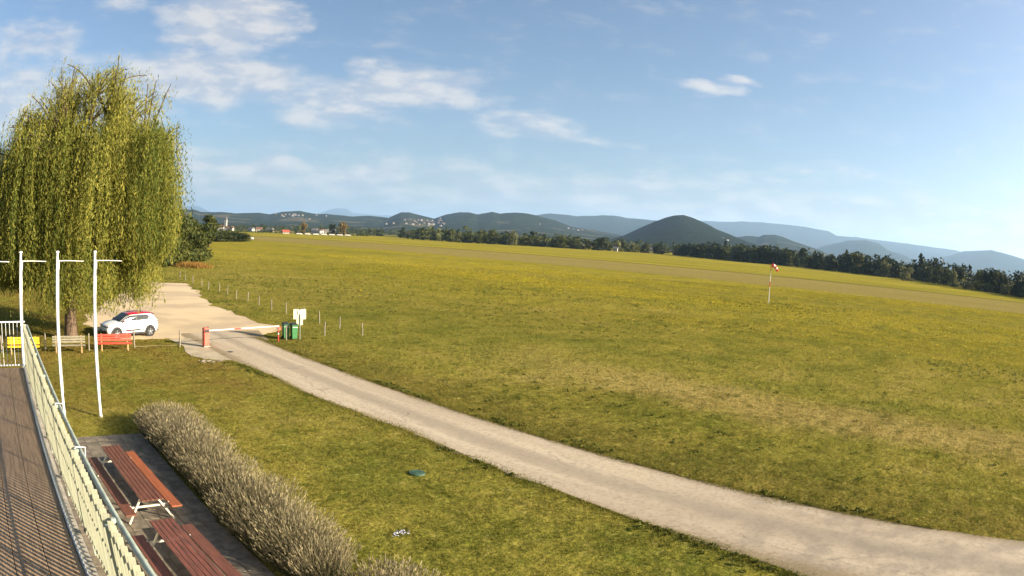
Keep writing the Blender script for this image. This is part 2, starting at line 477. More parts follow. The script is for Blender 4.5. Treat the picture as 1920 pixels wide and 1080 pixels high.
leafy('yellow_petal', (.42, .30, .010), (.62, .48, .02), .2, 0)
leafy('weed_leaf', (.055, .070, .012), (.120, .125, .022), .3, 0)

# ------------------------------------------------------------------ mesh helpers


class MB:
    def __init__(s):
        s.v, s.f = [], []

    def add(s, vs, fs):
        o = len(s.v)
        s.v += [tuple(x) for x in vs]
        s.f += [tuple(i + o for i in f) for f in fs]
        return s

    def box(s, c, d, rot=None, bev=0.0):
        hx, hy, hz = d[0] / 2, d[1] / 2, d[2] / 2
        if bev:
            b = min(bev, hx * .9, hy * .9, hz * .9)
            prof = [(hx - b, hy), (hx, hy - b), (hx, -hy + b), (hx - b, -hy), (-hx + b, -hy), (-hx, -hy + b), (-hx, hy - b), (-hx + b, hy)]
            vs, k = [], 8
            sc = ((hx - b) / hx, (hy - b) / hy)
            for z, q in ((-hz, 1), (-hz + b, 0), (hz - b, 0), (hz, 1)):
                for x, y in prof:
                    vs.append(Vector((x * sc[0], y * sc[1], z)) if q else Vector((x, y, z)))
            fs = [tuple(range(k))[::1]] + [tuple(3 * k + i for i in range(k))[::-1]]
            for j in range(3):
                for i in range(k):
                    fs.append((j * k + i, (j + 1) * k + i, (j + 1) * k + (i + 1) % k, j * k + (i + 1) % k))
        else:
            vs = [Vector((x * hx, y * hy, z * hz)) for z in (-1, 1) for y in (-1, 1) for x in (-1, 1)]
            fs = [(0, 2, 3, 1), (4, 5, 7, 6), (0, 1, 5, 4), (2, 6, 7, 3), (0, 4, 6, 2), (1, 3, 7, 5)]
        if rot is not None:
            vs = [rot @ v for v in vs]
        c = Vector(c)
        return s.add([v + c for v in vs], fs)

    def bar(s, a, b, w, h=None, bev=0.0):
        """square bar from a to b"""
        a, b = Vector(a), Vector(b)
        d = b - a
        q = d.to_track_quat('Z', 'Y').to_matrix()
        return s.box((a + b) / 2, (w, h or w, d.length), q, bev)

    def tube(s, pts, rad, n=8, cap=True):
        pts = [Vector(p) for p in pts]
        if not hasattr(rad, '__len__'):
            rad = [rad] * len(pts)
        rings = []
        for i, p in enumerate(pts):
            d = (pts[min(i + 1, len(pts) - 1)] - pts[max(i - 1, 0)]).normalized()
            ref = Vector((0, 0, 1)) if abs(d.z) < .9 else Vector((1, 0, 0))
            u = d.cross(ref).normalized()
            w = d.cross(u)
            rings.append([p + (u * math.cos(2 * PI * k / n) + w * math.sin(2 * PI * k / n)) * rad[i] for k in range(n)])
        vs = [v for r in rings for v in r]
        fs = [(i * n + k, i * n + (k + 1) % n, (i + 1) * n + (k + 1) % n, (i + 1) * n + k) for i in range(len(pts) - 1) for k in range(n)]
        if cap:
            fs += [tuple(range(n))[::-1], tuple((len(pts) - 1) * n + k for k in range(n))]
        return s.add(vs, fs)

    def disc(s, c, r, axis, th, n=20, r2=None):
        """short cylinder centred on c along axis"""
        ax = Vector(axis).normalized()
        c = Vector(c)
        return s.tube([c - ax * th / 2, c + ax * th / 2], [r, r2 or r], n)

    def poly(s, pts, z0, z1):
        n = len(pts)
        vs = [(x, y, z0) for x, y in pts] + [(x, y, z1) for x, y in pts]
        fs = [tuple(range(n))[::-1], tuple(range(n, 2 * n))] + [(i, (i + 1) % n, n + (i + 1) % n, n + i) for i in range(n)]
        return s.add(vs, fs)

    def sphere(s, c, r, n=10, m=6, sc=(1, 1, 1)):
        c = Vector(c)
        vs = [c + Vector((0, 0, -r * sc[2]))]
        for j in range(1, m):
            a = -PI / 2 + PI * j / m
            for i in range(n):
                b = 2 * PI * i / n
                vs.append(c + Vector((math.cos(a) * math.cos(b) * r * sc[0], math.cos(a) * math.sin(b) * r * sc[1], math.sin(a) * r * sc[2])))
        vs.append(c + Vector((0, 0, r * sc[2])))
        fs = [(0, 1 + (i + 1) % n, 1 + i) for i in range(n)]
        for j in range(m - 2):
            for i in range(n):
                fs.append((1 + j * n + i, 1 + j * n + (i + 1) % n, 1 + (j + 1) * n + (i + 1) % n, 1 + (j + 1) * n + i))
        L = len(vs) - 1
        fs += [(L, L - n + i, L - n + (i + 1) % n) for i in range(n)]
        return s.add(vs, fs)

    def mesh(s, name, mat, smooth=False):
        me = bpy.data.meshes.new(name)
        me.from_pydata(s.v, [], s.f)
        me.materials.append(MATS[mat])
        if smooth:
            me.polygons.foreach_set('use_smooth', [True] * len(me.polygons))
            try:
                me.set_sharp_from_angle(angle=R(40))
            except Exception:
                pass
        me.update()
        return me

    def build(s, name, mat, parent=None, smooth=False, label=None):
        return link(name, s.mesh(name, mat, smooth), parent, label)


def link(name, data, parent=None, label=None):
    o = bpy.data.objects.new(name, data)
    col.objects.link(o)
    if parent is not None:
        o.parent = parent
    if label:
        o['label'] = label
    return o


def thing(name, label, cat, loc=(0, 0, 0), rz=0.0, group=None):
    o = bpy.data.objects.new(name, None)
    o.empty_display_size = .2
    col.objects.link(o)
    o.location = loc
    o.rotation_euler = (0, 0, rz)
    return tag(o, label, cat, group)


def tag(o, label, cat=None, group=None, kind=None):
    o['label'] = label
    if cat:
        o['category'] = cat
    if group:
        o['group'] = group
    if kind:
        o['kind'] = kind
    return o


def copy_tree(o, parent=None):
    c = o.copy()
    col.objects.link(c)
    c.parent = parent
    for ch in o.children:
        copy_tree(ch, c)
    return c


def struct(o, label=None):
    o['kind'] = 'structure'
    if label:
        o['label'] = label
    return o


def np_mesh(name, V, F, mat, tint=None, smooth=False):
    V = np.asarray(V, dtype=np.float32).reshape(-1, 3)
    F = np.asarray(F, dtype=np.int32)
    k = F.shape[1]
    me = bpy.data.meshes.new(name)
    me.vertices.add(len(V))
    me.vertices.foreach_set('co', V.ravel())
    me.loops.add(F.size)
    me.loops.foreach_set('vertex_index', F.ravel())
    me.polygons.add(len(F))
    me.polygons.foreach_set('loop_start', np.arange(0, F.size, k, dtype=np.int32))
    if smooth:
        me.polygons.foreach_set('use_smooth', np.ones(len(F), dtype=bool))
    me.update(calc_edges=True)
    if tint is not None:
        a = me.attributes.new('tint', 'FLOAT', 'POINT')
        a.data.foreach_set('value', np.asarray(tint, dtype=np.float32))
    me.materials.append(MATS[mat])
    return me


def quads(C, A, B):
    """quads centred on C with half-axes A and B -> verts, faces"""
    n = len(C)
    V = np.stack([C - A - B, C + A - B, C + A + B, C - A + B], 1).reshape(-1, 3)
    return V, np.arange(4 * n).reshape(n, 4)


def blades(Bp, D, W):
    """triangles: base centre Bp, tip offset D, half width vector W"""
    n = len(Bp)
    V = np.stack([Bp - W, Bp + W, Bp + D], 1).reshape(-1, 3)
    return V, np.arange(3 * n).reshape(n, 3)


def unit(a):
    return a / (np.linalg.norm(a, axis=1, keepdims=True) + 1e-9)


def rnd_dirs(n, rng=RNG):
    return unit(rng.normal(size=(n, 3)))


_perm = np.random.default_rng(5).random((256, 256))


def vnoise(x, y):
    xi, yi = np.floor(x).astype(int), np.floor(y).astype(int)
    fx, fy = x - xi, y - yi
    fx, fy = fx * fx * (3 - 2 * fx), fy * fy * (3 - 2 * fy)
    g = lambda i, j: _perm[i & 255, j & 255]
    return (g(xi, yi) * (1 - fx) + g(xi + 1, yi) * fx) * (1 - fy) + (g(xi, yi + 1) * (1 - fx) + g(xi + 1, yi + 1) * fx) * fy


def fbm(x, y, o=4):
    s, a, t_ = 0, 1, 0
    for i in range(o):
        s = s + a * vnoise(x * 2 ** i + 13.7 * i, y * 2 ** i + 7.1 * i)
        t_ += a
        a *= .5
    return s / t_ - .5


# ================================================================== SETTING
# ground: one sheet to the horizon
G0 = 42000
ground = link('ground', np_mesh('ground', [(-G0, -G0, 0), (G0, -G0, 0), (G0, G0, 0), (-G0, G0, 0)], [(0, 1, 2, 3)], 'grass_ground'))
struct(ground, 'wide flat mown grass field with yellow flowers and a dry runway strip')

RL_Y = [-60, -10, 0, 3.9, 5.4, 7.1, 8.7, 10.7, 12.7, 15.1, 17.8, 19.2, 21, 24.5, 26.2, 28.7, 31.4, 33.7, 36, 39, 42, 44]
RL_X = [12.2, 12.8, 13.2, 13.65, 13.93, 14.14, 14.17, 14.33, 14.41, 14.5, 14.58, 14.7, 14.53, 14.19, 14.06, 14.21, 13.96, 13.64, 13.6, 13.5, 13.4, 13.4]


def road_left(y):
    return np.interp(y, RL_Y, RL_X)


ys = np.arange(-60, 43.01, .22)
xl = road_left(ys) + fbm(ys * .9, ys * 0 + 3, 4) * .42
xr = 18.2 + fbm(ys * .8, ys * 0 + 9, 4) * .16 + np.interp(ys, [37, 43], [0, 1.5])
V, F = [], []
NC = 9
for i, y in enumerate(ys):
    for k in range(NC):
        u = k / (NC - 1)
        V.append((xl[i] * (1 - u) + xr[i] * u, y, .012 + .035 * (1 - (2 * u - 1) ** 2)))
for i in range(len(ys) - 1):
    for k in range(NC - 1):
        a = i * NC + k
        F.append((a, a + 1, a + NC + 1, a + NC))
road = struct(link('road', np_mesh('road', V, F, 'road_surface', smooth=True)), 'pale worn access road running past the barrier')

LOT = [(13.3, 40.6), (14.9, 40.4), (18.6, 40.2), (19.9, 41.4), (21.4, 43.3), (21.8, 45.5), (21.7, 49), (21.5, 53), (21.8, 58), (22.9, 63.3), (24.4, 71.3), (26.3, 80),
       (23.3, 82.8), (20.8, 83), (16.5, 74), (12.5, 64), (9.2, 55), (7.6, 50), (7.4, 46.5), (8.2, 43.4), (9.0, 41.2), (11.7, 41.0)]


def rough_outline(P, step, amp, seed):
    out, n = [], len(P)
    for i in range(n):
        a, b_ = np.array(P[i]), np.array(P[(i + 1) % n])
        L = np.linalg.norm(b_ - a)
        k = max(1, int(L / step))
        for j in range(k):
            p_ = a + (b_ - a) * j / k
            nrm = np.array([b_[1] - a[1], a[0] - b_[0]]) / L
            p_ = p_ + nrm * amp * 2 * fbm(np.array([p_[0] * .45 + seed]), np.array([p_[1] * .45]), 5)[0]
            out.append(tuple(p_))
    return out


lot_out = rough_outline(LOT, .3, 1.1, 3)
lot = MB().poly(lot_out, -.05, .009).build('gravel_lot', 'gravel_surface')
struct(lot, 'sunlit beige gravel parking area behind the barrier')
APRON = [(12.35, 38.4), (11.9, 36.6), (11.85, 35.3), (12.3, 34.4), (12.9, 33.9), (13.75, 33.4), (13.9, 41), (12.2, 41.1)]
apron = MB().poly(rough_outline(APRON, .25, .25, 8), -.05, .016).build('road_apron', 'pale_concrete')
struct(apron, 'pale concrete apron beside the red barrier cabinet')

PATIO = (0.85, 5.25, 5.6, 22.15)
patio = struct(MB().box(((PATIO[0] + PATIO[1]) / 2, (PATIO[2] + PATIO[3]) / 2, -.02), (PATIO[1] - PATIO[0], PATIO[3] - PATIO[2], .06)).build('patio', 'paving_joint'),
               'dark paved patio under the picnic tables')
slab_me = MB().box((0, 0, 0), (.485, .535, .05), None, .008).mesh('paving_slab', 'paving')
for i in range(9):
    for j in range(30):
        o = link('paving_slab', slab_me, patio)
        o.location = (PATIO[0] + .25 + i * .489, PATIO[3] - .28 - j * .546, .012 + random.uniform(-.004, .004))
        o.rotation_euler = (random.uniform(-.004, .004), random.uniform(-.004, .004), random.uniform(-.006, .006))


def in_poly(x, y, P):
    P = np.array(P)
    r = np.zeros(len(x), bool)
    j = len(P) - 1
    for i in range(len(P)):
        xi, yi, xj, yj = *P[i], *P[j]
        with np.errstate(divide='ignore', invalid='ignore'):
            c_ = ((yi > y) != (yj > y)) & (x < (xj - xi) * (y - yi) / (yj - yi + 1e-12) + xi)
        r ^= c_
        j = i
    return r


def is_grass(x, y, pad=0.0):
    ok = ~((x > road_left(y) + pad) & (x < 18.2 - pad) & (y < 43))
    ok &= ~in_poly(x, y, LOT)
    ok &= ~in_poly(x, y, APRON)
    ok &= ~((x < PATIO[1]) & (y < PATIO[3]) & (x > -9))
    ok &= ~((x > 5.35) & (x < 6.9) & (y > 9) & (y < 23.4))
    return ok


# grass: blades where the camera can tell them apart, coarser tussocks farther out
def sow(n, r0, r1, h0, h1, w, lean, rng, az=52, pw_=1.0):
    rr = np.sqrt(r0 ** 2 + (r1 ** 2 - r0 ** 2) * rng.random(n) ** pw_)
    a = np.radians(rng.uniform(-az, az, n))
    cx, cy = np.sin(a) * rr, np.cos(a) * rr
    x, y = cx * NX[0] + cy * NX[1], cx * DX[0] + cy * DX[1]
    k = is_grass(x, y, .06)
    x, y = x[k], y[k]
    cl = fbm(x * .9, y * .9, 3) + .5
    tuft = fbm(x * 2.7 + 40, y * 2.7, 2) + .5
    keep = rng.random(len(x)) < np.clip(.45 + 1.0 * tuft, 0, 1)
    x, y, cl, tuft = x[keep], y[keep], cl[keep], tuft[keep]
    n = len(x)
    h = rng.uniform(h0, h1, n) * (.25 + 2.6 * tuft ** 2)
    D = np.stack([rng.normal(0, lean, n) * h, rng.normal(0, lean, n) * h, h], 1)
    th = rng.uniform(0, 2 * PI, n)
    W = np.stack([np.cos(th), np.sin(th), np.zeros(n)], 1) * (w * rng.uniform(.6, 1.3, n))[:, None]
    V, F = blades(np.stack([x, y, np.full(n, .0)], 1), D, W)
    tint = np.clip(rng.normal(.45, .25, n) + (cl - .5) * .6, 0, 1)
    return V, F, np.repeat(tint, 3)


rg = np.random.default_rng(21)
V1, F1, T1 = sow(330000, 9, 34, .03, .075, .008, .55, rg)
V2, F2, T2 = sow(210000, 34, 75, .05, .11, .018, .6, rg)
V3, F3, T3 = sow(110000, 75, 150, .08, .17, .045, .6, rg)
for nm, V, F, T, lb in (('grass', V1, F1, T1, 'short olive green lawn and verge grass near the terrace'),
                        ('grass', V2, F2, T2, 'rough mown field grass beyond the road'),
                        ('grass', V3, F3, T3, 'coarse grass of the open airfield around the windsock')):
    tag(link(nm, np_mesh(nm, V, F, 'grass_blades', T)), lb, 'grass', kind='stuff')
n = 30000
y = rg.uniform(1, 41, n)
s_ = rg.random(n) < .5
off = np.abs(rg.normal(0, .22, n)) * rg.choice([-1, 1], n, p=[.62, .38])
creep = np.clip(fbm(y * .8 + np.where(s_, 0, 50), y * 0 + 2, 4) * 2.2 + .45, .05, 1.2)
off = np.where(off > 0, off * creep, off)
x = np.where(s_, road_left(y) + off, 18.2 - off)
k = ~in_poly(x, y, APRON) & ~in_poly(x, y, LOT)
x, y = x[k], y[k]
n = len(x)
h = rg.uniform(.025, .08, n)
th = rg.uniform(0, 2 * PI, n)
V, F = blades(np.stack([x, y, np.full(n, .01)], 1), np.stack([rg.normal(0, .5, n) * h, rg.normal(0, .5, n) * h, h], 1), np.stack([np.cos(th), np.sin(th), 0 * th], 1) * rg.uniform(.005, .012, (n, 1)))
tag(link('verge_grass', np_mesh('verge_grass', V, F, 'grass_blades', np.repeat(rg.uniform(0, .8, n), 3))), 'ragged grass creeping over both road edges', 'grass', kind='stuff')
# flower heads in the field
n = 42000
rr = np.sqrt(rg.uniform(45 ** 2, 190 ** 2, n))
a = np.radians(rg.uniform(-34, 50, n))
cx, cy = np.sin(a) * rr, np.cos(a) * rr
x, y = cx * NX[0] + cy * NX[1], cx * DX[0] + cy * DX[1]
k = (x > 34) & (x < 150) & (rg.random(n) < np.clip((fbm(x * .05, y * .012, 4) + .5) * 4.5 - 2.0, 0, 1) * np.clip((x - 40) / 45, .02, 1))
x, y = x[k], y[k]
n = len(x)
A = np.stack([rg.uniform(.02, .045, n), np.zeros(n), rg.normal(0, .015, n)], 1)
B = np.stack([np.zeros(n), rg.uniform(.02, .045, n), rg.uniform(.01, .035, n)], 1)
V, F = quads(np.stack([x, y, rg.uniform(.1, .17, n)], 1), A, B)
tag(link('field_flowers', np_mesh('field_flowers', V, F, 'yellow_petal', np.repeat(rg.random(n), 4))), 'scattered yellow wild flowers across the airfield grass', 'flowers', kind='stuff')
# broad-leaved weeds along the road edges
n = 1300
y = rg.uniform(2, 40, n)
s = rg.random(n) < .45
x = np.where(s, road_left(y) - np.abs(rg.normal(0, .28, n)), 18.25 + np.abs(rg.normal(0, .35, n)))
k = (fbm(x * .5 + 9, y * .5, 3) > .02) & ~in_poly(x, y, APRON) & ~((y > 33) & (x < 15))
x, y = x[k], y[k]
n = len(x)
K = 6
C = np.repeat(np.stack([x, y, np.full(n, .04)], 1), K, 0) + rg.normal(0, .035, (n * K, 3)) * [1, 1, .4]
dv = rnd_dirs(n * K, rg) * [1, 1, .5] + [0, 0, .45]
A = unit(dv) * rg.uniform(.03, .07, (n * K, 1))
B = unit(np.cross(dv, rnd_dirs(n * K, rg))) * rg.uniform(.010, .022, (n * K, 1))
V, F = quads(C, A, B)
tag(link('roadside_weeds', np_mesh('roadside_weeds', V, F, 'weed_leaf', np.repeat(rg.random(n * K), 4))), 'low green weeds creeping along the road edges', 'weeds', kind='stuff')


# darker leafy clumps standing in the field
n = 9000
rr = np.sqrt(rg.uniform(22 ** 2, 105 ** 2, n))
a = np.radians(rg.uniform(-30, 52, n))
cx, cy = np.sin(a) * rr, np.cos(a) * rr
x, y = cx * NX[0] + cy * NX[1], cx * DX[0] + cy * DX[1]
k = (x > 19) & is_grass(x, y) & (rg.random(n) < np.clip(fbm(x * .12 + 5, y * .06, 4) * 5 + .12, 0.02, 1)) & (np.abs(x - 29) > 2.2)
x, y = x[k], y[k]
n = len(x)
K = 9
sz = np.repeat(rg.uniform(.4, 1.1, n), K)[:, None]
C = np.repeat(np.stack([x, y, np.full(n, .05)], 1), K, 0) + rg.normal(0, .08, (n * K, 3)) * [1, 1, .35] * sz
dv = rnd_dirs(n * K, rg) * [1, 1, .5] + [0, 0, .5]
A = unit(dv) * rg.uniform(.04, .10, (n * K, 1)) * sz
B = unit(np.cross(dv, rnd_dirs(n * K, rg))) * rg.uniform(.012, .028, (n * K, 1)) * sz
V, F = quads(C, A, B)
tag(link('field_weeds', np_mesh('field_weeds', V, F, 'weed_leaf', np.repeat(rg.random(n * K), 4))), 'dark green weed tufts dotted over the near half of the field', 'weeds', kind='stuff')


# ------------------------------------------------------------------ hills
def ridge(name, label, AE, D, width, mat, taper=3.0, seed=0, bump=.05, step=.08):
    AE = np.array(AE)
    a0, a1 = AE[0, 0] - taper, AE[-1, 0] + taper
    az = np.arange(a0, a1, step)
    e = np.interp(az, np.r_[a0, AE[:, 0], a1], np.r_[0.02, AE[:, 1], 0.02])
    crest = CAM_H + D * np.tan(np.radians(e))
    rows = np.r_[np.linspace(0, 1, 34), np.linspace(1.06, 2, 8)]
    T, AZ = np.meshgrid(rows, az, indexing='ij')
    CR = np.broadcast_to(crest, T.shape)
    dist = D + (T - 1) * width
    prof = np.where(T <= 1, np.clip(T, 0, 1) ** 1.25, np.clip(1 - (T - 1), 0, 1) ** 1.3)
    PX, PY = np.sin(np.radians(AZ)) * dist, np.cos(np.radians(AZ)) * dist
    sc = 6.0 / width
    mid = 4 * prof * (1 - prof)
    Z = CR * prof * (1 + bump * 13 * mid * fbm(PX * sc * .5 + seed, PY * sc * .5, 4) * 1.2) + CR * .03 * fbm(PX * sc * 5 + seed, PY * sc * 5, 3) * np.minimum(1, prof * 2)
    Z = np.where(prof <= 0.001, -2.0, Z)
    WX, WY = PX * NX[0] + PY * NX[1], PX * DX[0] + PY * DX[1]
    nr, ncl = T.shape
    V = np.stack([WX, WY, Z], -1).reshape(-1, 3)
    ii = np.arange(nr * ncl).reshape(nr, ncl)
    F = np.stack([ii[:-1, :-1], ii[:-1, 1:], ii[1:, 1:], ii[1:, :-1]], -1).reshape(-1, 4)
    o = struct(link(name, np_mesh(name, V, F, mat, smooth=True)), label)

    def at(azq, elq):
        j = int(np.clip(round((azq - a0) / step), 0, ncl - 1))
        for i in range(34):
            g = math.degrees(math.atan2(Z[i, j] - CAM_H, dist[i, j]))
            if g >= elq:
                return (WX[i, j], WY[i, j], Z[i, j])
        return (WX[33, j], WY[33, j], Z[33, j])
    return at


HA = [(-36, 1.2), (-28.89, 1.24), (-27.95, 1.30), (-27.22, 1.31), (-26.58, 1.12), (-24.79, 1.16), (-23.43, 1.08), (-21.39, 1.17), (-20.49, 1.06), (-19.35, 1.31), (-17.93, 1.43), (-17.05, 1.29), (-16.32, 1.18), (-15.64, 1.24), (-14.24, 1.16), (-13.39, 1.10), (-11.99, 1.24), (-10.59, 1.12), (-8.99, 0.93)]
HB = [(-10.97, 0.80), (-10.07, 1.28), (-9.38, 1.61), (-8.70, 1.64), (-8.14, 1.49), (-6.64, 1.21), (-5.70, 1.60), (-4.63, 1.83), (-3.80, 1.87), (-3.10, 1.73), (-1.90, 1.99), (-1.28, 1.87), (-0.12, 2.06), (0.92, 2.03), (1.66, 1.90), (3.16, 1.60), (4.61, 1.16), (6.28, 1.00), (8.44, 0.75)]
HC = [(0.76, 1.72), (1.66, 1.94), (2.69, 2.14), (4.09, 2.09), (4.92, 2.05), (7.05, 2.23), (7.88, 2.29), (8.85, 2.18), (10.40, 2.15), (11.02, 2.11), (14.59, 2.23)]
HD = [(7.59, 0.26), (8.92, 0.74), (10.30, 1.49), (11.25, 1.97), (12.21, 2.41), (12.91, 2.63), (13.76, 2.74), (14.35, 2.60), (15.59, 2.21), (16.61, 1.77), (18.00, 1.35), (19.27, 0.96), (20.63, 0.68)]
HE = [(13.69, 2.21), (15.13, 2.36), (17.31, 2.43), (18.68, 2.58), (20.77, 2.65), (22.32, 2.64), (24.23, 2.58), (25.54, 2.46), (26.46, 2.37), (27.16, 2.07), (28.88, 2.11), (30.94, 2.04), (34.37, 1.98), (36.26, 1.92), (38.55, 1.85), (39.31, 1.79), (41.85, 1.44)]
HF = [(16.93, 0.92), (19.20, 1.44), (20.22, 1.43), (20.68, 1.64), (21.70, 1.72), (22.37, 1.60), (23.38, 1.29), (24.30, 1.10), (25.86, 0.74)]
HG = [(25.84, 1.09), (28.25, 1.77), (29.84, 1.94), (31.20, 1.75), (32.04, 1.30), (33.85, 0.97)]
HH = [(37.51, 1.20), (39.42, 1.84), (40.61, 1.99), (42.37, 2.18), (43.33, 2.09), (44.69, 1.91), (45.73, 1.74), (50, 1.3)]
HI1 = [(-28.39, 1.16), (-27.92, 1.52), (-27.54, 1.65), (-26.86, 1.62), (-26.20, 1.33), (-25.46, 1.03)]
HI2 = [(-17.95, 0.95), (-16.15, 1.31), (-15.40, 1.60), (-14.82, 1.75), (-13.97, 1.74), (-13.41, 1.41), (-11.66, 1.30), (-10.33, 1.31), (-9.00, 1.19)]
hillA = ridge('hill', 'low wooded ridge on the left behind the farm', HA, 5200, 2400, 'hill_forest', 3, 1)
hillB = ridge('hill', 'twin wooded hills with a village on the saddle', HB, 4800, 2200, 'hill_forest', 2, 2)
hillC = ridge('hill', 'blue ridge behind the twin hills', HC, 9500, 3500, 'hill_forest', 3, 3, .03)
hillD = ridge('hill', 'dark conical hill rising alone right of centre', HD, 3000, 1300, 'cone_forest', 2, 4, .03, .05)
hillE = ridge('hill', 'long hazy blue ridge sloping down to the right', HE, 14000, 5000, 'hill_forest', 3, 5, .03)
hillF = ridge('hill', 'small dark hill right of the conical hill', HF, 5000, 1800, 'hill_forest', 2, 6)
hillG = ridge('hill', 'low blue hill in front of the long ridge', HG, 9000, 3000, 'hill_forest', 2, 7)
hillH = ridge('hill', 'rounded blue hill at the far right', HH, 10500, 3500, 'hill_forest', 3, 8)
hillI = ridge('mountain', 'faint distant peak above the left ridge beside the willow', HI1, 26000, 6000, 'hill_forest', 1.5, 9)
hillJ = ridge('mountain', 'faint distant flat-topped peak above the farm', HI2, 27000, 6000, 'hill_forest', 2, 10)

# haze: even thin air round the whole scene
hz = MB().box((0, 0, 474), (88000, 88000, 952)).build('haze', 'white_paint')
hm, t, out = new_mat('haze_air')
pvn = nd(t, 'ShaderNodeVolumePrincipled', {'Color': (.44, .67, 1.0, 1), 'Density': HAZE, 'Anisotropy': .25})
t.links.new(pvn.outputs[0], out.inputs['Volume'])
hz.data.materials.clear()
hz.data.materials.append(hm)
tag(hz, 'thin blue haze over the whole plain', 'haze', kind='stuff')

# ================================================================== TREES


def tube_np(pts, rad, n=6):
    mb = MB().tube(pts, rad, n, False)
    return mb


def crown_mesh(name, lobes, nleaf, size, mat, seed, flat=1.0):
    """leaf clumps spread through a set of ellipsoid lobes (cx, cy, cz, rx, ry, rz)"""
    g = np.random.default_rng(seed)
    lobes = np.array(lobes, float)
    vol = lobes[:, 3] * lobes[:, 4] * lobes[:, 5]
    idx = g.choice(len(lobes), nleaf, p=vol ** .75 / (vol ** .75).sum())
    d = rnd_dirs(nleaf, g)
    rad = g.random(nleaf) ** (1 / 3.6)
    C = lobes[idx, :3] + d * lobes[idx, 3:] * rad[:, None]
    nrm = unit(d + rnd_dirs(nleaf, g) * .8)
    A = unit(np.cross(nrm, rnd_dirs(nleaf, g)))
    B = np.cross(nrm, A)
    sz = size * g.uniform(.5, 1.25, nleaf)[:, None]
    V, F = quads(C, A * sz, B * sz * g.uniform(.45, .9, nleaf)[:, None])
    V += g.normal(0, size * .18, V.shape)
    lobe_t = g.uniform(-.22, .22, len(lobes))[idx]
    tint = np.clip(g.normal(.45, .2, nleaf) + lobe_t, 0, 1)
    return np_mesh(name, V, F, mat, np.repeat(tint, 4))


def broad_lobes(h, w, seed, n=13, base=.03):
    g = np.random.default_rng(seed)
    L = []
    for i in range(n):
        z = h * (base + (1 - base) * g.uniform(.12, .86))
        u = (z / h - base) / (1 - base)
        rmax = w / 2 * math.sqrt(max(.06, 1 - (2 * u - .85) ** 2)) * .72
        a, r = g.uniform(0, 2 * PI), rmax * math.sqrt(g.random())
        s = g.uniform(.17, .28)
        L.append((math.cos(a) * r, math.sin(a) * r, min(z, h - s * w * .62), s * w, s * w, s * w * g.uniform(.75, 1.0)))
    L.append((0, 0, h * .5, w * .3, w * .3, h * .3))
    for k in range(5):
        a = g.uniform(0, 2 * PI)
        L.append((math.cos(a) * w * .27, math.sin(a) * w * .27, h * .13, w * .24, w * .24, h * .15))
    return L


def cone_lobes(h, w, n=7):
    return [(0, 0, h * (.10 + .84 * i / (n - 1)), w / 2 * (1.02 - i / n), w / 2 * (1.02 - i / n), h / n * .62) for i in range(n)]


def column_lobes(h, w, seed, n=7):
    g = np.random.default_rng(seed)
    return [(g.normal(0, w * .08), g.normal(0, w * .08), h * (.16 + .74 * i / (n - 1)), w / 2 * (.75 + .25 * math.sin(PI * (i + 1) / n)), w / 2 * .85, h / n * .85) for i in range(n)]


def trunk_mesh(name, h, r, mat='branch_bark'):
    mb = MB().tube([(0, 0, -.1), (r * .2, 0, h * .25), (-r * .3, r * .2, h * .55), (0, 0, h * .85)], [r * 1.25, r, r * .6, r * .15], 7)
    for k in range(5):
        a = 2.4 * k
        z = h * (.25 + .09 * k)
        L = h * .22
        mb.tube([(0, 0, z), (math.cos(a) * L * .55, math.sin(a) * L * .55, z + L * .5), (math.cos(a) * L, math.sin(a) * L, z + L * .75)], [r * .45, r * .28, r * .08], 5)
    return mb.mesh(name, mat)


# twelve shapes of crown, built ten metres high
TV = {}
for i in range(4):
    TV['dark%d' % i] = (crown_mesh('crown', broad_lobes(10, 7.5, 100 + i), 620, .42, 'dark_leaf', 200 + i), trunk_mesh('trunk', 8, .22))
    TV['broad%d' % i] = (crown_mesh('crown', broad_lobes(10, 8, 120 + i), 620, .42, 'broad_leaf', 220 + i), trunk_mesh('trunk', 8, .22))
for i in range(2):
    TV['pale%d' % i] = (crown_mesh('crown', broad_lobes(10, 10, 140 + i, 10, .04), 760, .42, 'pale_leaf', 240 + i), trunk_mesh('trunk', 7, .2))
    TV['cone%d' % i] = (crown_mesh('crown', cone_lobes(10, 4.6), 520, .40, 'dark_leaf', 260 + i), trunk_mesh('trunk', 9, .16))
    TV['autumn%d' % i] = (crown_mesh('crown', broad_lobes(10, 7, 150 + i, 12, .15), 680, .42, 'autumn_leaf', 270 + i), trunk_mesh('trunk', 8, .22))
TV['poplar0'] = (crown_mesh('crown', column_lobes(10, 3.4, 3), 620, .38, 'broad_leaf', 281), trunk_mesh('trunk', 9, .18))


def far_tree(kind, x, y, h, w, label, group=None, name='tree', cat='tree'):
    cm, tm = TV[kind]
    base_w = {'dark': 7.5, 'broad': 8, 'pale': 10, 'cone': 4.6, 'autumn': 7, 'poplar': 3.4}[kind[:-1]]
    o = thing(name, label, cat, (x, y, 0), random.uniform(0, 2 * PI), group)
    s = (w / base_w, w / base_w, h / 10)
    for nm, me in (('crown', cm), ('trunk', tm)):
        c_ = link(nm, me, o)
        c_.scale = s
    return o


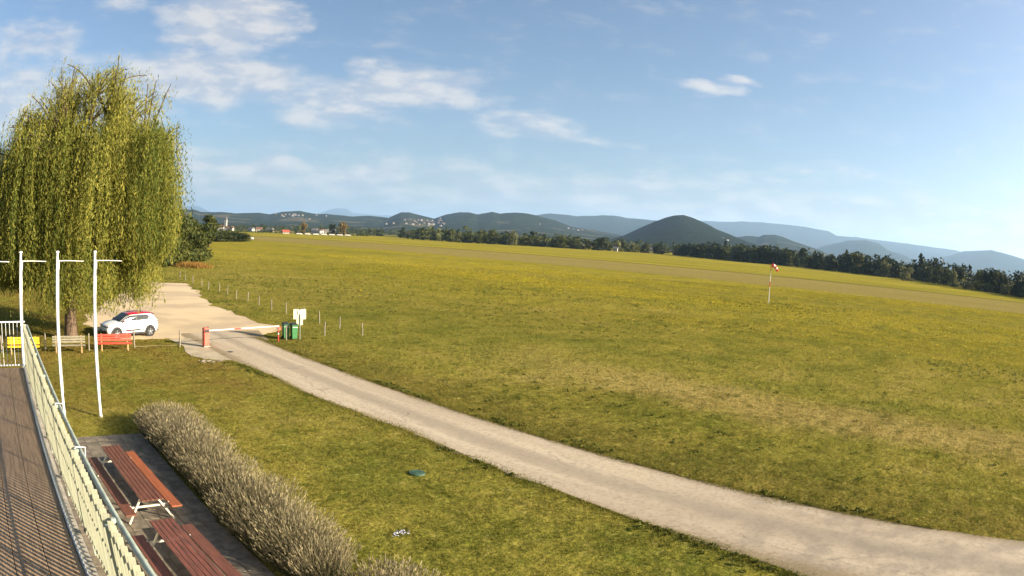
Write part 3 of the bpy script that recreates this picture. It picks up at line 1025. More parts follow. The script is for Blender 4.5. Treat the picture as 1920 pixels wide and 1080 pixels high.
# individual trees and bushes that stand out along the edge of the field
far_tree('pale0', 376, 67.8, 9.0, 9.5, 'pale slender bush before the dark wood, left of the three round bushes', name='bush', cat='bush')
far_tree('pale1', 431, 95.6, 11.0, 14, 'pale green tree at the wood edge above the runway line')
far_tree('broad0', 446, 118, 15.5, 15, 'tall light green tree on the wood edge right of the windsock')
far_tree('pale1', 354, 34.8, 9.2, 8.5, 'upright pale tree standing out from the dark wood near the right edge')
far_tree('pale0', 343.8, 24.5, 4.6, 9.0, 'leftmost of the three round pale bushes at the wood foot', name='bush', cat='bush')
far_tree('pale1', 322, 11.4, 4.7, 9.0, 'middle of the three round pale bushes at the wood foot', name='bush', cat='bush')
far_tree('pale0', 308.0, 0.1, 5.3, 9.5, 'rightmost of the three round pale bushes at the wood foot', name='bush', cat='bush')
far_tree('broad2', 338.0, 18.6, 4.0, 5, 'small dull bush between two round pale bushes', name='bush', cat='bush')
far_tree('autumn0', 403.5, 749.2, 16.5, 10, 'yellowing tree just right of the red-roofed barn')
far_tree('autumn1', 469.3, 761.2, 17.0, 15, 'large yellow-brown tree at the right end of the white trailer row')
far_tree('broad1', 462, 775, 17.0, 12, 'dark green tree left of the large yellow-brown tree')
far_tree('poplar0', 82.2, 224.9, 10.5, 6.0, 'slim light green tree standing over the left thicket')
far_tree('broad3', 64.5, 185.7, 7.5, 6.5, 'dull bushy tree behind the willow edge, left of the slim tree')
for i, (x, y, h, w, kd, lb) in enumerate([
        (445.2, 543.8, 13.8, 15, 'pale0', 'pale tree at the left end of the centre tree belt'), (428.9, 504.0, 13.5, 14, 'broad1', 'rounded tree beside the pale end of the centre tree belt'),
        (464.8, 590.4, 12, 15, 'dark0', 'dark tree standing behind the left end of the centre belt'), (509.0, 683.6, 13, 12, 'dark2', 'small dark tree left of the centre tree belt'),
        (438.5, 452.6, 14.0, 16, 'broad3', 'broad tree in the centre belt under the twin hills'), (447.0, 437.6, 13.5, 15, 'pale1', 'lighter tree in the centre belt next to a grass gap'),
        (481.9, 411.4, 13.0, 17, 'broad0', 'bushy tree of the centre belt below the blue ridge'), (506.2, 381.5, 12.5, 16, 'dark1', 'round dark tree left of the small white chapel')]):
    far_tree(kd, x, y, h, w, lb)

# bushes by the gravel lot behind the willow
BUSH = [(34.6, 117.0, 7.8, 9.0, 'broad0', 'leafy bush hanging over the far end of the gravel lot'),
        (39.6, 122.5, 9.8, 9.0, 'broad1', 'tallest bush at the field corner right of the willow'),
        (45.6, 133.6, 8.4, 8.6, 'broad2', 'outermost bush at the field corner above the orange weeds'),
        (31.3, 114.1, 6.2, 7.0, 'dark0', 'dark bush glimpsed under the willow curtain'),
        (24.5, 112.0, 7.0, 9.0, 'dark2', 'dark bush behind the right side of the willow'),
        (15.0, 104.0, 7.5, 10.0, 'dark1', 'dark bush behind the willow trunk'),
        (5.0, 96.0, 7.0, 10.0, 'dark3', 'dark bush behind the left side of the willow'),
        (-6.0, 88.0, 7.5, 10.0, 'dark0', 'dark bush behind the flagpoles at the left edge'),
        (-14.0, 78.0, 7.5, 10.0, 'dark2', 'dark bush at the left picture edge'),
        (109.0, 294.0, 5.4, 13, 'dark1', 'dark left end of the low thicket in the field'),
        (116.5, 297.5, 5.2, 13, 'dark0', 'middle bush of the low thicket in the field'),
        (124.0, 301.0, 4.6, 13, 'dark3', 'rounded bush right of the middle of the low thicket in the field'),
        (130.5, 303.8, 3.4, 10, 'dark2', 'low right tip of the thicket in the field')]
NB = {}
for x, y, h, w, kd, lb in BUSH:
    key = kd
    if key not in NB:
        g_ = int(kd[-1])
        mt_ = 'dark_leaf' if kd.startswith('dark') else 'broad_leaf'
        NB[key] = (crown_mesh('crown', broad_lobes(10, 10, 160 + g_ + (7 if mt_ == 'dark_leaf' else 0), 16, .02), 4200, .24, mt_, 300 + g_), trunk_mesh('trunk', 7, .2))
    o = thing('bush', lb, 'bush', (x, y, 0), random.uniform(0, 6.28))
    for nm, me in zip(('crown', 'trunk'), NB[key]):
        c_ = link(nm, me, o)
        c_.scale = (w / 10, w / 10, h / 10)
g_ = np.random.default_rng(77)
n = 2600
x = g_.normal(0, 1.3, n)
y = g_.normal(0, .7, n)
h = g_.uniform(.3, 1.1, n)
V, F = blades(np.stack([x, y, np.zeros(n)], 1), np.stack([g_.normal(0, .18, n), g_.normal(0, .18, n), h], 1), np.stack([g_.uniform(.02, .06, n), g_.normal(0, .03, n), np.zeros(n)], 1))
ow = tag(link('dry_weeds', np_mesh('dry_weeds', V, F, 'orange_weed', np.repeat(g_.random(n), 3))), 'orange dry weeds below the bushes at the field corner', 'weeds')
ow.location = (37.6, 111.0, 0)
ow.rotation_euler = (0, 0, HEAD)

# the dark wood: edge trees one by one, the mass behind as one
EDGE = [(-226, 1061), (-120, 851), (-49, 625), (-17, 642), (17, 636), (65, 634), (150, 675), (166, 576), (181, 517), (216, 484), (231, 419), (240, 357), (226, 276), (208, 209), (196, 150)]
EDGE = [cw(*p_) for p_ in EDGE]
g_ = np.random.default_rng(99)
acc = 0
WOODN = 0
for i in range(2, len(EDGE) - 1):
    a, b_ = np.array(EDGE[i]), np.array(EDGE[i + 1])
    L = np.linalg.norm(b_ - a)
    nrm = np.array([(b_ - a)[1], -(b_ - a)[0]]) / L
    if nrm @ ((a + b_) / 2) < 0:
        nrm = -nrm
    k = int(L / 6.5)
    right = i >= 6
    for j in range(k):
        p_ = a + (b_ - a) * (j + g_.random() * .8) / k + nrm * g_.uniform(3, 11)
        hh = g_.uniform(8.5, 12.5) if not right else g_.uniform(9.5, 14.5) * (1.0 if i < 11 else .80)
        kd = g_.choice(['dark0', 'dark1', 'dark2', 'dark3', 'broad2', 'cone0'], p=[.23, .21, .21, .17, .15, .03]) if right else g_.choice(['dark0', 'dark2', 'broad0', 'broad1', 'broad3', 'pale1'], p=[.18, .18, .2, .2, .16, .08])
        if right:
            far_tree(kd, p_[0], p_[1], hh, hh * g_.uniform(.8, 1.1), 'dark tree in the front row of the long wood right of the conical hill', 'front row of the dark wood on the right')
        else:
            far_tree(kd, p_[0], p_[1], hh * .9, hh * g_.uniform(.9, 1.2), 'green tree in the front row of the centre tree belt', 'front row of the centre tree belt')
        WOODN += 1


def forest(name, label, pts, hs, kinds, seed, per):
    """many trees joined into one mass; every tree a crown of leaf clumps"""
    g = np.random.default_rng(seed)
    Vs, Fs, Ts, off = [], [], [], 0
    for (x, y, z), h in zip(pts, hs):
        cone = g.random() < kinds
        nl = per
        if cone:
            lob = cone_lobes(h, h * .42, 5)
        else:
            lob = broad_lobes(h, h * g.uniform(.75, 1.05), int(g.integers(1e6)), 5, .03)
        lob = np.array(lob)
        idx = g.integers(0, len(lob), nl)
        d = rnd_dirs(nl, g)
        C = lob[idx, :3] + d * lob[idx, 3:] * (g.random(nl) ** .3)[:, None] + [x, y, z]
        nr = unit(d + rnd_dirs(nl, g) * .6)
        A = unit(np.cross(nr, rnd_dirs(nl, g)))
        B = np.cross(nr, A)
        sz = h * math.sqrt(1.0 / nl) * .62 * g.uniform(.6, 1.2, nl)[:, None]
        V, F = quads(C, A * sz, B * sz * .75)
        Vs.append(V)
        Fs.append(F + off)
        off += len(V)
        Ts.append(np.repeat(np.clip(g.normal(.4, .2) + g.normal(0, .15, nl), 0, 1), 4))
    return tag(link(name, np_mesh(name, np.concatenate(Vs), np.concatenate(Fs), 'dark_leaf' if kinds != .1 else 'broad_leaf', np.concatenate(Ts))), label, 'wood', kind='stuff')


pts, hs = [], []
for i in range(6, len(EDGE) - 1):
    a, b_ = np.array(EDGE[i]), np.array(EDGE[i + 1])
    L = np.linalg.norm(b_ - a)
    nrm = np.array([(b_ - a)[1], -(b_ - a)[0]]) / L
    if nrm @ ((a + b_) / 2) < 0:
        nrm = -nrm
    for j in range(int(L / 2.0)):
        p_ = a + (b_ - a) * g_.random() + nrm * g_.uniform(12, 75)
        pts.append((p_[0], p_[1], 0))
        hs.append(g_.uniform(11, 17.0) * (1.0 if i < 11 else .76))
forest('wood', 'deep dark wood behind the front row on the right', pts, hs, .07, 5, 110)
# tree belts across the plain
pts, hs = [], []
for (az0, az1, d0, d1, n) in [(-8.5, 9, 640, 900, 260), (-8, 18, 900, 1900, 520), (-30, -8, 1000, 1150, 70), (-30, -6, 1350, 2400, 520), (8, 24, 720, 1400, 200), (14, 34, 700, 1600, 160)]:
    for j in range(n):
        az_ = g_.uniform(az0, az1)
        d_ = g_.uniform(d0, d1)
        if fbm(np.array([az_ * .6]), np.array([d_ * .008]), 2)[0] < -.06:
            continue
        p_ = polar(az_, d_)
        pts.append((p_[0], p_[1], 0))
        hs.append(g_.uniform(8, 15))
forest('wood', 'belts of trees across the plain between field and hills', pts, hs, .1, 6, 46)
pts, hs = [], []
for j in range(420):
    p_ = polar(g_.uniform(-33, -12), g_.uniform(880, 905))
    pts.append((p_[0], p_[1], -.3))
    hs.append(g_.uniform(1.6, 3.0))
forest('hedge', 'low dark hedge along the far end of the field by the barn', pts, hs, .3, 8, 14)

# ------------------------------------------------------------------ weeping willow
wl = thing('willow_tree', 'big weeping willow with yellow-green trailing branches beside the white car', 'tree', (5.1, 42.1, 0), HEAD)
g_ = np.random.default_rng(4)
tr_pts = [(0, 0, -.2), (0.02, 0, .35), (0.03, 0, 1.2), (0.0, .05, 2.6), (.08, 0, 4.2)]
mb = MB().tube(tr_pts, [.64, .50, .44, .41, .46], 14)
mb.build('trunk', 'bark', wl, True)
forks = []
for (tx, ty, tz, r0) in [(1.2, .3, 14.8, .30), (-1.6, .6, 13.2, .24), (3.4, -.8, 12.4, .24), (-3.4, -1.2, 10.0, .22), (.8, 2.8, 12.0, .22), (.6, -2.6, 11.4, .22), (4.6, 1.4, 10.4, .2), (-4.2, 1.8, 9.6, .2)]:
    P = []
    for u in np.linspace(0, 1, 7):
        P.append((tx * u ** 1.3 + .25 * math.sin(3 * u + tx), ty * u ** 1.3 + .2 * math.sin(4 * u + ty), 3.9 + (tz - 3.9) * u ** .9))
    MB().tube(P, [r0 * (1 - .82 * u) + .015 for u in np.linspace(0, 1, 7)], 8).build('limb', 'branch_bark', wl, True)
    forks.append(P)
def hem_at(bx, by):
    if bx > 5.0:
        return 4.6 + 1.6 * g_.random()
    if bx > 1.3:
        return 1.9 + .9 * g_.random()
    if bx > -1.6:
        return (3.6 if by < 0 else 2.6) + 1.2 * g_.random()
    return 2.4 + 1.4 * g_.random()


tips = []
for i in range(21):                                   # upper, thinner tier: boughs with air between them
    r = 4.9 * math.sqrt((i + .5) / 21)
    a = i * 2.4 + g_.uniform(-.3, .3)
    bx, by = 1.5 + math.cos(a) * r, math.sin(a) * r
    bz = 12.0 + 5.3 * math.sqrt(max(0, 1 - (r / 5.5) ** 2)) * g_.uniform(.55, 1.0)
    for k in range(4):
        tips.append((bx + g_.normal(0, .6), by + g_.normal(0, .6), bz + g_.normal(0, .5), 0))
for i in range(19):                                   # lower tier: long curtains
    a = i * 2.4 + g_.uniform(-.25, .25)
    r = (3.9, 5.3, 6.4)[i % 3] + g_.uniform(-.5, .5)
    bx, by = .25 + math.cos(a) * r, math.sin(a) * r
    bz = 12.5 - 2.2 * (max(0, r - 4.4) / 4.0) ** 1.5 + g_.normal(0, .8) - (1.0 if bx < -3 else 0)
    hem = hem_at(bx, by)
    for k in range(5):
        tips.append((bx + g_.normal(0, .75), by + g_.normal(0, .75), bz + g_.normal(0, .45), hem))
for (bx, by, bz) in [(6.7, -1.2, 11.9), (6.2, 1.6, 12.5), (7.2, .2, 10.6), (4.4, -4.2, 11.6), (2.6, -5.6, 11.2), (-6.4, -1.8, 10.2), (-7.2, .9, 9.8), (-4.6, -4.4, 10.6), (-5.2, -.6, 11.5), (-5.8, 1.4, 10.8), (-3.7, -2.6, 11.9), (-6.6, -.3, 9.4), (-7.8, -1.0, 8.8), (3.4, 3.6, 12.6)]:
    hem = hem_at(bx, by)
    for k in range(5):
        tips.append((bx + g_.normal(0, .6), by + g_.normal(0, .7), bz + g_.normal(0, .45), hem))
SV, SA, SB, ST_ = [], [], [], []
for (tx, ty, tz, hem) in tips:
    tier = 1 if hem else 0
    best, bd = None, 1e9
    for P in forks:
        for q in P[2:]:
            d_ = math.hypot(q[0] - tx, q[1] - ty) + abs(q[2] - (tz - 1.8)) * .7
            if d_ < bd:
                best, bd = q, d_
    b0 = np.array(best)
    tp = np.array((tx, ty, tz))
    mid = (b0 + tp) / 2 + [0, 0, .5 + .08 * bd]
    P = [(1 - u) ** 2 * b0 + 2 * u * (1 - u) * mid + u * u * tp for u in np.linspace(0, 1, 7)]
    MB().tube(P, [.075 * (1 - .8 * u) + .008 for u in np.linspace(0, 1, 7)], 5, False).build('branch', 'branch_bark', wl, True)
    lean = g_.normal(0, .22, 2)
    nst = 11 if tier == 0 else 38
    # leafy sprigs along the branch itself
    nl = 60 if tier == 0 else 40
    uu = g_.uniform(.12, 1.0, nl)[:, None]
    SV.append((1 - uu) ** 2 * b0 + 2 * uu * (1 - uu) * mid + uu * uu * tp + g_.normal(0, .26, (nl, 3)))
    dv = unit(g_.normal(0, .7, (nl, 3)) + [0, 0, -.6])
    SA.append(dv * g_.uniform(.05, .10, (nl, 1)))
    SB.append(unit(np.cross(dv, g_.normal(size=(nl, 3)))) * g_.uniform(.012, .026, (nl, 1)))
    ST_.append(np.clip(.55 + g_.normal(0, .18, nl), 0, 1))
    clump = g_.normal(0, .16) + (.15 if tier == 0 else 0)  # random clump tone; upper tier yellower, sunlit crown top painted into leaf colour
    for s_ in range(nst):
        u = g_.uniform(.45, 1.0)
        st = (1 - u) ** 2 * b0 + 2 * u * (1 - u) * mid + u * u * tp + g_.normal(0, .34 if tier == 0 else .42, 3) * [1, 1, .35]
        outd = np.array([st[0], st[1], 0])
        outd = outd / (np.linalg.norm(outd) + .5)
        if tier == 0:
            L = g_.uniform(.5, 2.0) if g_.random() < .7 else g_.uniform(2.0, 3.6)
        else:
            low = hem + abs(g_.normal(0, .7))
            L = max(1.2, min(st[2] - low, g_.uniform(4.6, 14.0)))
        nl = max(6, int(L / .095))
        uu = np.linspace(0, 1, nl)
        drift = outd * (g_.uniform(.1, .6) + (.7 * g_.random() if tier and abs(tx) > 4.5 else 0))
        sw = g_.normal(0, .20, 2) + lean
        pos_ = st + np.outer(1 - np.exp(-2.4 * uu), drift) + np.outer(uu, [0, 0, -L]) + np.outer(np.sin(uu * 3) * uu, [sw[0], sw[1], 0]) * 2 + np.outer(np.exp(-8 * uu) * .25, [0, 0, 1])
        pos_ += g_.normal(0, .07, pos_.shape)
        dv = np.array([0, 0, -1.0]) + g_.normal(0, .42, (nl, 3))
        dv = dv / np.linalg.norm(dv, axis=1, keepdims=True)
        wv = np.cross(dv, g_.normal(size=(nl, 3)))
        wv /= np.linalg.norm(wv, axis=1, keepdims=True)
        SV.append(pos_)
        ls = g_.uniform(.6, 1.35)
        SA.append(dv * g_.uniform(.05, .10, (nl, 1)) * ls)
        SB.append(wv * g_.uniform(.012, .026, (nl, 1)) * ls)
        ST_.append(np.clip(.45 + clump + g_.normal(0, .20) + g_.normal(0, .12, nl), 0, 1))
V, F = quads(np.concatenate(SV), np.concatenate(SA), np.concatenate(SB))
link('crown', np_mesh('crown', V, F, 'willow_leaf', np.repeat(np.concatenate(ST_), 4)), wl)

# ================================================================== TERRACE (left, upper floor)
DZ = 3.68
ter = thing('terrace', 'roof terrace of grey-brown boards at the left edge in front of the camera', 'terrace', (0, 0, 0))
MB().box((-3.2, 7.9, DZ - .16), (7.7, 16.9, .22)).build('floor_slab', 'concrete', ter)
MB().box((-3.3, 7.9, (DZ - .27) / 2), (7.3, 16.5, DZ - .27)).build('wall', 'wall_plaster', ter)
bme = MB().box((0, 0, 0), (.422, 16.6, .03), None, .006).mesh('deck_board', 'deck_board')
for i in range(16):
    o = link('deck_board', bme, ter)
    o.location = (.275 - i * .43, 7.95, DZ - .026)
MB().box((.535, 7.95, DZ - .012), (.08, 16.7, .05), None, .006).build('edge_trim', 'deck_trim', ter)
MB().box((.515, 7.95, DZ + .022), (.012, 16.7, .03)).build('edge_strip', 'rail_white', ter)

scr = thing('slatted_screen', 'pale yellow-green slatted privacy screen along the terrace edge', 'screen', (0, 0, DZ))


def rail_x(y):
    return .585 + (16.24 - y) * .0161


slat_me = MB().box((0, 0, .525), (.009, .064, 1.0), None, .002).mesh('slat', 'screen_slat')
y = 16.18
while y > 1.4:
    o = link('slat', slat_me, scr)
    o.location = (rail_x(y) + random.uniform(-.004, .004), y, random.uniform(-.012, .012))
    o.rotation_euler = (random.uniform(-.006, .006), 0, R(76) + random.uniform(-.06, .06))
    y -= .1163
post_me = MB().bar((0, 0, -.28), (0, 0, 1.01), .05, .05, .005).mesh('post', 'rail_green')
for i in range(9):
    yy = 16.24 - i * 1.86
    o = link('post', post_me, scr)
    o.location = (rail_x(yy) + .045, yy, 0)
    clamp = MB().box((0, 0, 0), (.07, .05, .035), None, .006)
    for zz in (.03, .93):
        k_ = clamp.build('clamp', 'dark_plastic' if zz < .5 else 'rail_green', scr)
        k_.location = (rail_x(yy) - .01, yy + .02, zz)
a_, b_ = 16.3, 1.3
MB().tube([(rail_x(a_) + .10, a_, .965), (rail_x(b_) + .10, b_, .965)], .030, 10).build('top_rail', 'rail_green', scr, True)
MB().bar((rail_x(a_) + .035, a_, .12), (rail_x(b_) + .035, b_, .12), .03, .03).build('bottom_rail', 'rail_green', scr)
MB().bar((rail_x(a_) + .035, a_, .60), (rail_x(b_) + .035, b_, .60), .02, .02).build('middle_rail', 'rail_green', scr)
for yy in (8.8, 6.94):
    MB().tube([(rail_x(yy) - .03, yy, .93), (rail_x(yy) + .04, yy, 1.03), (rail_x(yy) + .16, yy, 1.02), (rail_x(yy) + .15, yy + .01, .9)], .007, 6).build('cable_tie', 'rail_white', scr, True)

er = thing('balustrade', 'thin white metal balustrade closing the far end of the terrace', 'railing', (0, 16.42, DZ))
MB().bar((-6.9, 0, 1.05), (.62, 0, 1.05), .04, .03, .005).build('top_rail', 'rail_white', er)
MB().bar((-6.9, 0, .02), (.62, 0, .02), .03, .03).build('bottom_rail', 'rail_white', er)
bal = MB().tube([(0, 0, .03), (0, 0, 1.035)], .008, 6).mesh('baluster', 'rail_white')
for i in range(62):
    o = link('baluster', bal, er)
    o.location = (.50 - i * .118, 0, 0)

# ================================================================== FLAGPOLES
FPL = ['white flagpole nearest the lavender hedge, right of the other poles', 'white flagpole standing behind the middle of the slatted screen', 'white flagpole rising at the far corner of the terrace', 'white flagpole at the left edge, only its arm in view']


def flagpole(x, y, lb, dx):
    f = thing('flagpole', lb, 'flagpole', (x, y, 0), HEAD + R(36) + dx, 'white flagpoles beside the terrace')
    MB().disc((0, 0, .03), .085, (0, 0, 1), .08, 16).build('base', 'concrete', f)
    MB().tube([(0, 0, .05), (0, 0, 2.6), (0, 0, 4.45)], [.062, .060, .055], 14).build('pole', 'white_paint', f, True)
    MB().tube([(0, 0, 4.42), (0, 0, 4.5), (0, 0, 6.0)], [.066, .058, .050], 14).build('upper_pole', 'white_paint', f, True)
    MB().disc((0, 0, 6.04), .085, (0, 0, 1), .05, 14, .06).build('cap', 'white_paint', f, True)
    MB().tube([(.04, 0, 5.72), (.6, 0, 5.725), (1.15, 0, 5.71)], [.017, .015, .013], 8).build('arm', 'white_paint', f, True)
    MB().tube([(.085, .02, 5.5), (.08, .03, 3.0), (.085, .02, 1.1)], .006, 5).build('halyard', 'rail_white', f, True)
    MB().box((.08, .02, 1.05), (.03, .03, .16), None, .008).build('cleat', 'post_steel', f)
    MB().box((.075, 0, 5.58), (.05, .05, .34), None, .01).build('bracket', 'rail_white', f)
    MB().box((.062, 0, 4.85), (.03, .03, .6), None, .006).build('halyard_cover', 'rail_white', f)


for i, (x, lb) in enumerate(zip((4.05, 2.41, .77, -.87), FPL)):
    flagpole(x, 24.55, lb, (0.0, -.02, .03, .0)[i])

# ================================================================== PICNIC TABLES


def picnic(lb, cx, cy, rz, wood, bench):
    f = thing('picnic_table', lb, 'picnic table', (cx, cy, .037), rz, 'picnic tables on the patio')
    Lh = 4.25
    for i in range(5):
        MB().box((-.252 + i * .126, 0, .735), (.112, Lh, .032), None, .006).build('tabletop_plank', wood, f)
    for s_ in (-1, 1):
        MB().box((s_ * .69, .02 + (.12 if s_ > 0 else -.1), .445), (.31, Lh + .05, .04), None, .008).build('seat', bench if s_ > 0 else wood, f)
    for yy in (-1.72, 1.72):
        for s_ in (-1, 1):
            MB().bar((s_ * .18, yy, .715), (s_ * .66, yy, .0), .05, .05, .006).build('leg', 'cream_steel', f)
        MB().bar((-.82, yy + .05, .40), (.82, yy + .05, .40), .045, .045, .006).build('crossbar', 'cream_steel', f)
        MB().bar((-.30, yy, .70), (.30, yy, .70), .045, .04, .006).build('top_bearer', 'cream_steel', f)
        for s_ in (-1, 1):
            MB().disc((s_ * .555, yy, .472), .014, (0, 0, 1), .014, 8).build('bolt', 'rail_white', f)


picnic('long red-brown picnic table with orange seat, the one nearer the flagpoles', 3.40, 16.62, R(2.7), 'red_wood', 'orange_wood')
picnic('long worn red picnic table cut by the lower picture edge', 3.42, 11.22, R(2.0), 'red_wood_worn', 'red_wood')

# ================================================================== LAVENDER


def lavender(name, lb, cx, y0, y1, hw, hgt, n, seed, cat='hedge'):
    f = thing(name, lb, cat, (cx, (y0 + y1) / 2, 0))
    g = np.random.default_rng(seed)
    Lh = (y1 - y0) / 2

    def surf(k):
        u = g.uniform(-1, 1, k)
        y = g.uniform(-Lh, Lh, k)
        end = np.clip((Lh - np.abs(y)) / .9, 0, 1) ** .5
        pl = np.abs(np.cos((y + .35 * np.sin(1.7 * y)) * PI / 1.25))
        lump = .52 + .46 * pl + .75 * (fbm(y * .8 + seed, u * .9 + 3, 3) + .08)
        w_ = hw * (.70 + .14 * pl + .42 * (fbm(y * .6 + 31, y * 0 + seed, 2) + .5)) * (.35 + .65 * end)
        x = u * w_
        z = hgt * lump * end * np.sqrt(np.clip(1 - (np.abs(u) * .98) ** 2.4, 0, 1))
        nr = unit(np.stack([u * 1.15, g.normal(0, .30, k), np.full(k, .85)], 1) + g.normal(0, .24, (k, 3)))
        return np.stack([x, y, z], 1), nr, lump
    P, nr, lump = surf(int(n * 2.4))
    P = P * [.96, .98, 1] * np.stack([np.ones(len(P))] * 2 + [g.uniform(.25, 1.0, len(P))], 1)
    Ln = g.uniform(.10, .28, len(P))[:, None]
    W = unit(np.cross(nr, rnd_dirs(len(P), g))) * g.uniform(.008, .016, (len(P), 1))
    V, F = blades(P, nr * Ln, W)
    link('foliage', np_mesh('foliage', V, F, 'lavender_green', np.repeat(np.clip(g.normal(.4, .22, len(P)), 0, 1), 3)), f)
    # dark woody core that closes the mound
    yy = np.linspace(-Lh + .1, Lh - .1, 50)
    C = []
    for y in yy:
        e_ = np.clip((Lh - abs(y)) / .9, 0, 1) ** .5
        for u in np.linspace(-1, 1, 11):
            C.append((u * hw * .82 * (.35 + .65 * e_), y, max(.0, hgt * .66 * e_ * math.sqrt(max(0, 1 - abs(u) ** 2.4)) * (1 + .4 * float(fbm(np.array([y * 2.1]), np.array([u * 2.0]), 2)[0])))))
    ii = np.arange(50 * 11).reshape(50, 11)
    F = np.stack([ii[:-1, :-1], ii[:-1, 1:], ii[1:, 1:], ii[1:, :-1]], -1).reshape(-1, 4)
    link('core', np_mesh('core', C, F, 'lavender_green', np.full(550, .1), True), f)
    P, nr, lump = surf(n)
    L = g.uniform(.20, .58, n)[:, None] * (.7 + .4 * lump)[:, None]
    D = unit(nr + [0, 0, .55]) * L
    wv = unit(np.cross(D, rnd_dirs(n, g)))
    V1, F1 = blades(P, D, wv * .004)
    hl = g.uniform(.05, .11, n)[:, None]
    Dn = unit(D)
    V2, F2 = quads(P + D, Dn * hl / 2, wv * g.uniform(.005, .011, n)[:, None])
    ti = np.clip(g.normal(.55, .22, n) + (P[:, 0] / hw) * .16, 0, 1)  # tint darkens towards the left: the hedge's shaded side painted in
    link('stalks', np_mesh('stalks', V1, F1, 'lavender_spike', np.repeat(ti, 3)), f)
    link('flower_heads', np_mesh('flower_heads', V2, F2, 'lavender_spike', np.repeat(np.clip(ti + g.normal(0, .15, n), 0, 1), 4)), f)


lavender('lavender_hedge', 'long grey lavender hedge with faded flower spikes beside the picnic tables', 6.18, 10.6, 23.4, .88, .60, 12500, 3)
lavender('lavender_bush', 'small lavender clump at the lower edge right of the long hedge', 6.55, 7.4, 10.0, .66, .54, 3000, 9, 'bush')

# ================================================================== BENCHES


def bench(lb, cx, cy, rz, mat):
    f = thing('bench', lb, 'bench', (cx, cy, 0), rz, 'park benches under the willow')
    W_ = 2.25
    tilt = Matrix.Rotation(R(-14), 3, 'X')
    for i in range(3):
        z = .50 + i * .135
        MB().box((0, .20 + (z - .45) * .25, z + .07), (W_, .03, .105), tilt, .008).build('back_slat', mat, f)
    for i in range(4):
        MB().box((0, -.20 + i * .11, .435 - abs(i - 1.5) * .006), (W_, .095, .035), None, .008).build('seat_slat', mat, f)
    for s_ in (-1, 1):
        x = s_ * (W_ / 2 - .26)
        MB().bar((x, -.16, 0), (x, -.14, .415), .075, .06, .008).build('leg', 'bench_leg', f)
        MB().bar((x, .18, 0), (x, .33, .92), .075, .06, .008).build('leg', 'bench_leg', f)
        MB().bar((x, -.22, .395), (x, .24, .395), .06, .04, .006).build('seat_bearer', 'bench_leg', f)


bench('yellow slatted bench seen through the terrace balustrade', 1.25, 37.75, R(-5), 'bench_yellow')
bench('grey-beige slatted bench in front of the willow trunk', 4.40, 37.75, R(-6), 'bench_grey')
bench('red slatted bench in front of the white car', 7.55, 37.9, R(-7), 'bench_red')

# ================================================================== POSTS
RP = [(-.33, 38.3, 'wooden post left of the yellow bench'), (2.87, 38.9, 'wooden post between the yellow and the grey bench'), (5.84, 38.2, 'wooden post between the grey and the red bench'), (9.03, 38.5, 'wooden post at the right end of the red bench'), (12.05, 38.2, 'wooden post beside the concrete apron left of the barrier')]
for i, (x, y, lb) in enumerate(RP):
    o = MB().tube([(0, 0, -.1), (.0, .01, .5), (.01, 0, .93), (.01, 0, .97)], [.055, .052, .05, .035], 9).build('wooden_post', 'weathered_post', None, True)
    o.location = (x, y, 0)
    o.rotation_euler = (R(random.uniform(-2, 2)), R(random.uniform(-2, 2)), random.uniform(0, 6))
    tag(o, lb, 'post', 'wooden posts behind the benches')
pp = [(9.05, 38.5, .10), (9.6, 38.6, .05), (10.4, 38.7, .045), (11.2, 38.5, .05), (11.7, 38.4, .06), (12.05, 38.25, .16)]
tag(MB().tube(pp, .011, 6).build('rope', 'rope', None, True), 'slack rope trailing from the red bench post to the apron post', 'rope')

FP = [(28.0, 88.6), (27.6, 84.6), (27.4, 80.8), (27.1, 76.3), (26.6, 72.4), (26.8, 69.2), (26.5, 66.0), (26.3, 62.9), (26.4, 60.1), (26.2, 57.0), (25.9, 53.5), (26.0, 50.8), (26.2, 47.9), (25.9, 44.9), (26.0, 42.1), (25.7, 38.6)]
ORD = ['farthest', 'second', 'third', 'fourth', 'fifth', 'sixth', 'seventh', 'eighth', 'ninth', 'tenth', 'eleventh', 'twelfth']
pm = MB().tube([(0, 0, -.1), (0, .01, .45), (.01, 0, .88), (.01, 0, .92)], [.052, .048, .045, .03], 8).mesh('fence_post', 'weathered_post', True)
LAST = {12: 'thin wooden fence post just right of the sign board', 13: 'wooden fence post in the field, second right of the sign board', 14: 'wooden fence post in the field, third right of the sign board', 15: 'last wooden fence post on the right, nearest the camera'}
for i, (x, y) in enumerate(FP):
    o = link('fence_post', pm)
    o.location = (x, y, 0)
    o.rotation_euler = (R(random.uniform(-3, 3)), R(random.uniform(-3, 3)) + (.12 if i == 12 else 0), random.uniform(0, 6))
    o.scale = (1, 1, random.uniform(.92, 1.06))
    tag(o, LAST.get(i) or ('wooden fence post along the field, %s of the row' % ORD[i]), 'post', 'wooden posts along the field edge')
o = link('fence_post', pm)
o.location = (23.3, 39.64, 0)
tag(o, 'lone wooden post in the grass between sign board and last fence post', 'post', 'wooden posts along the field edge')

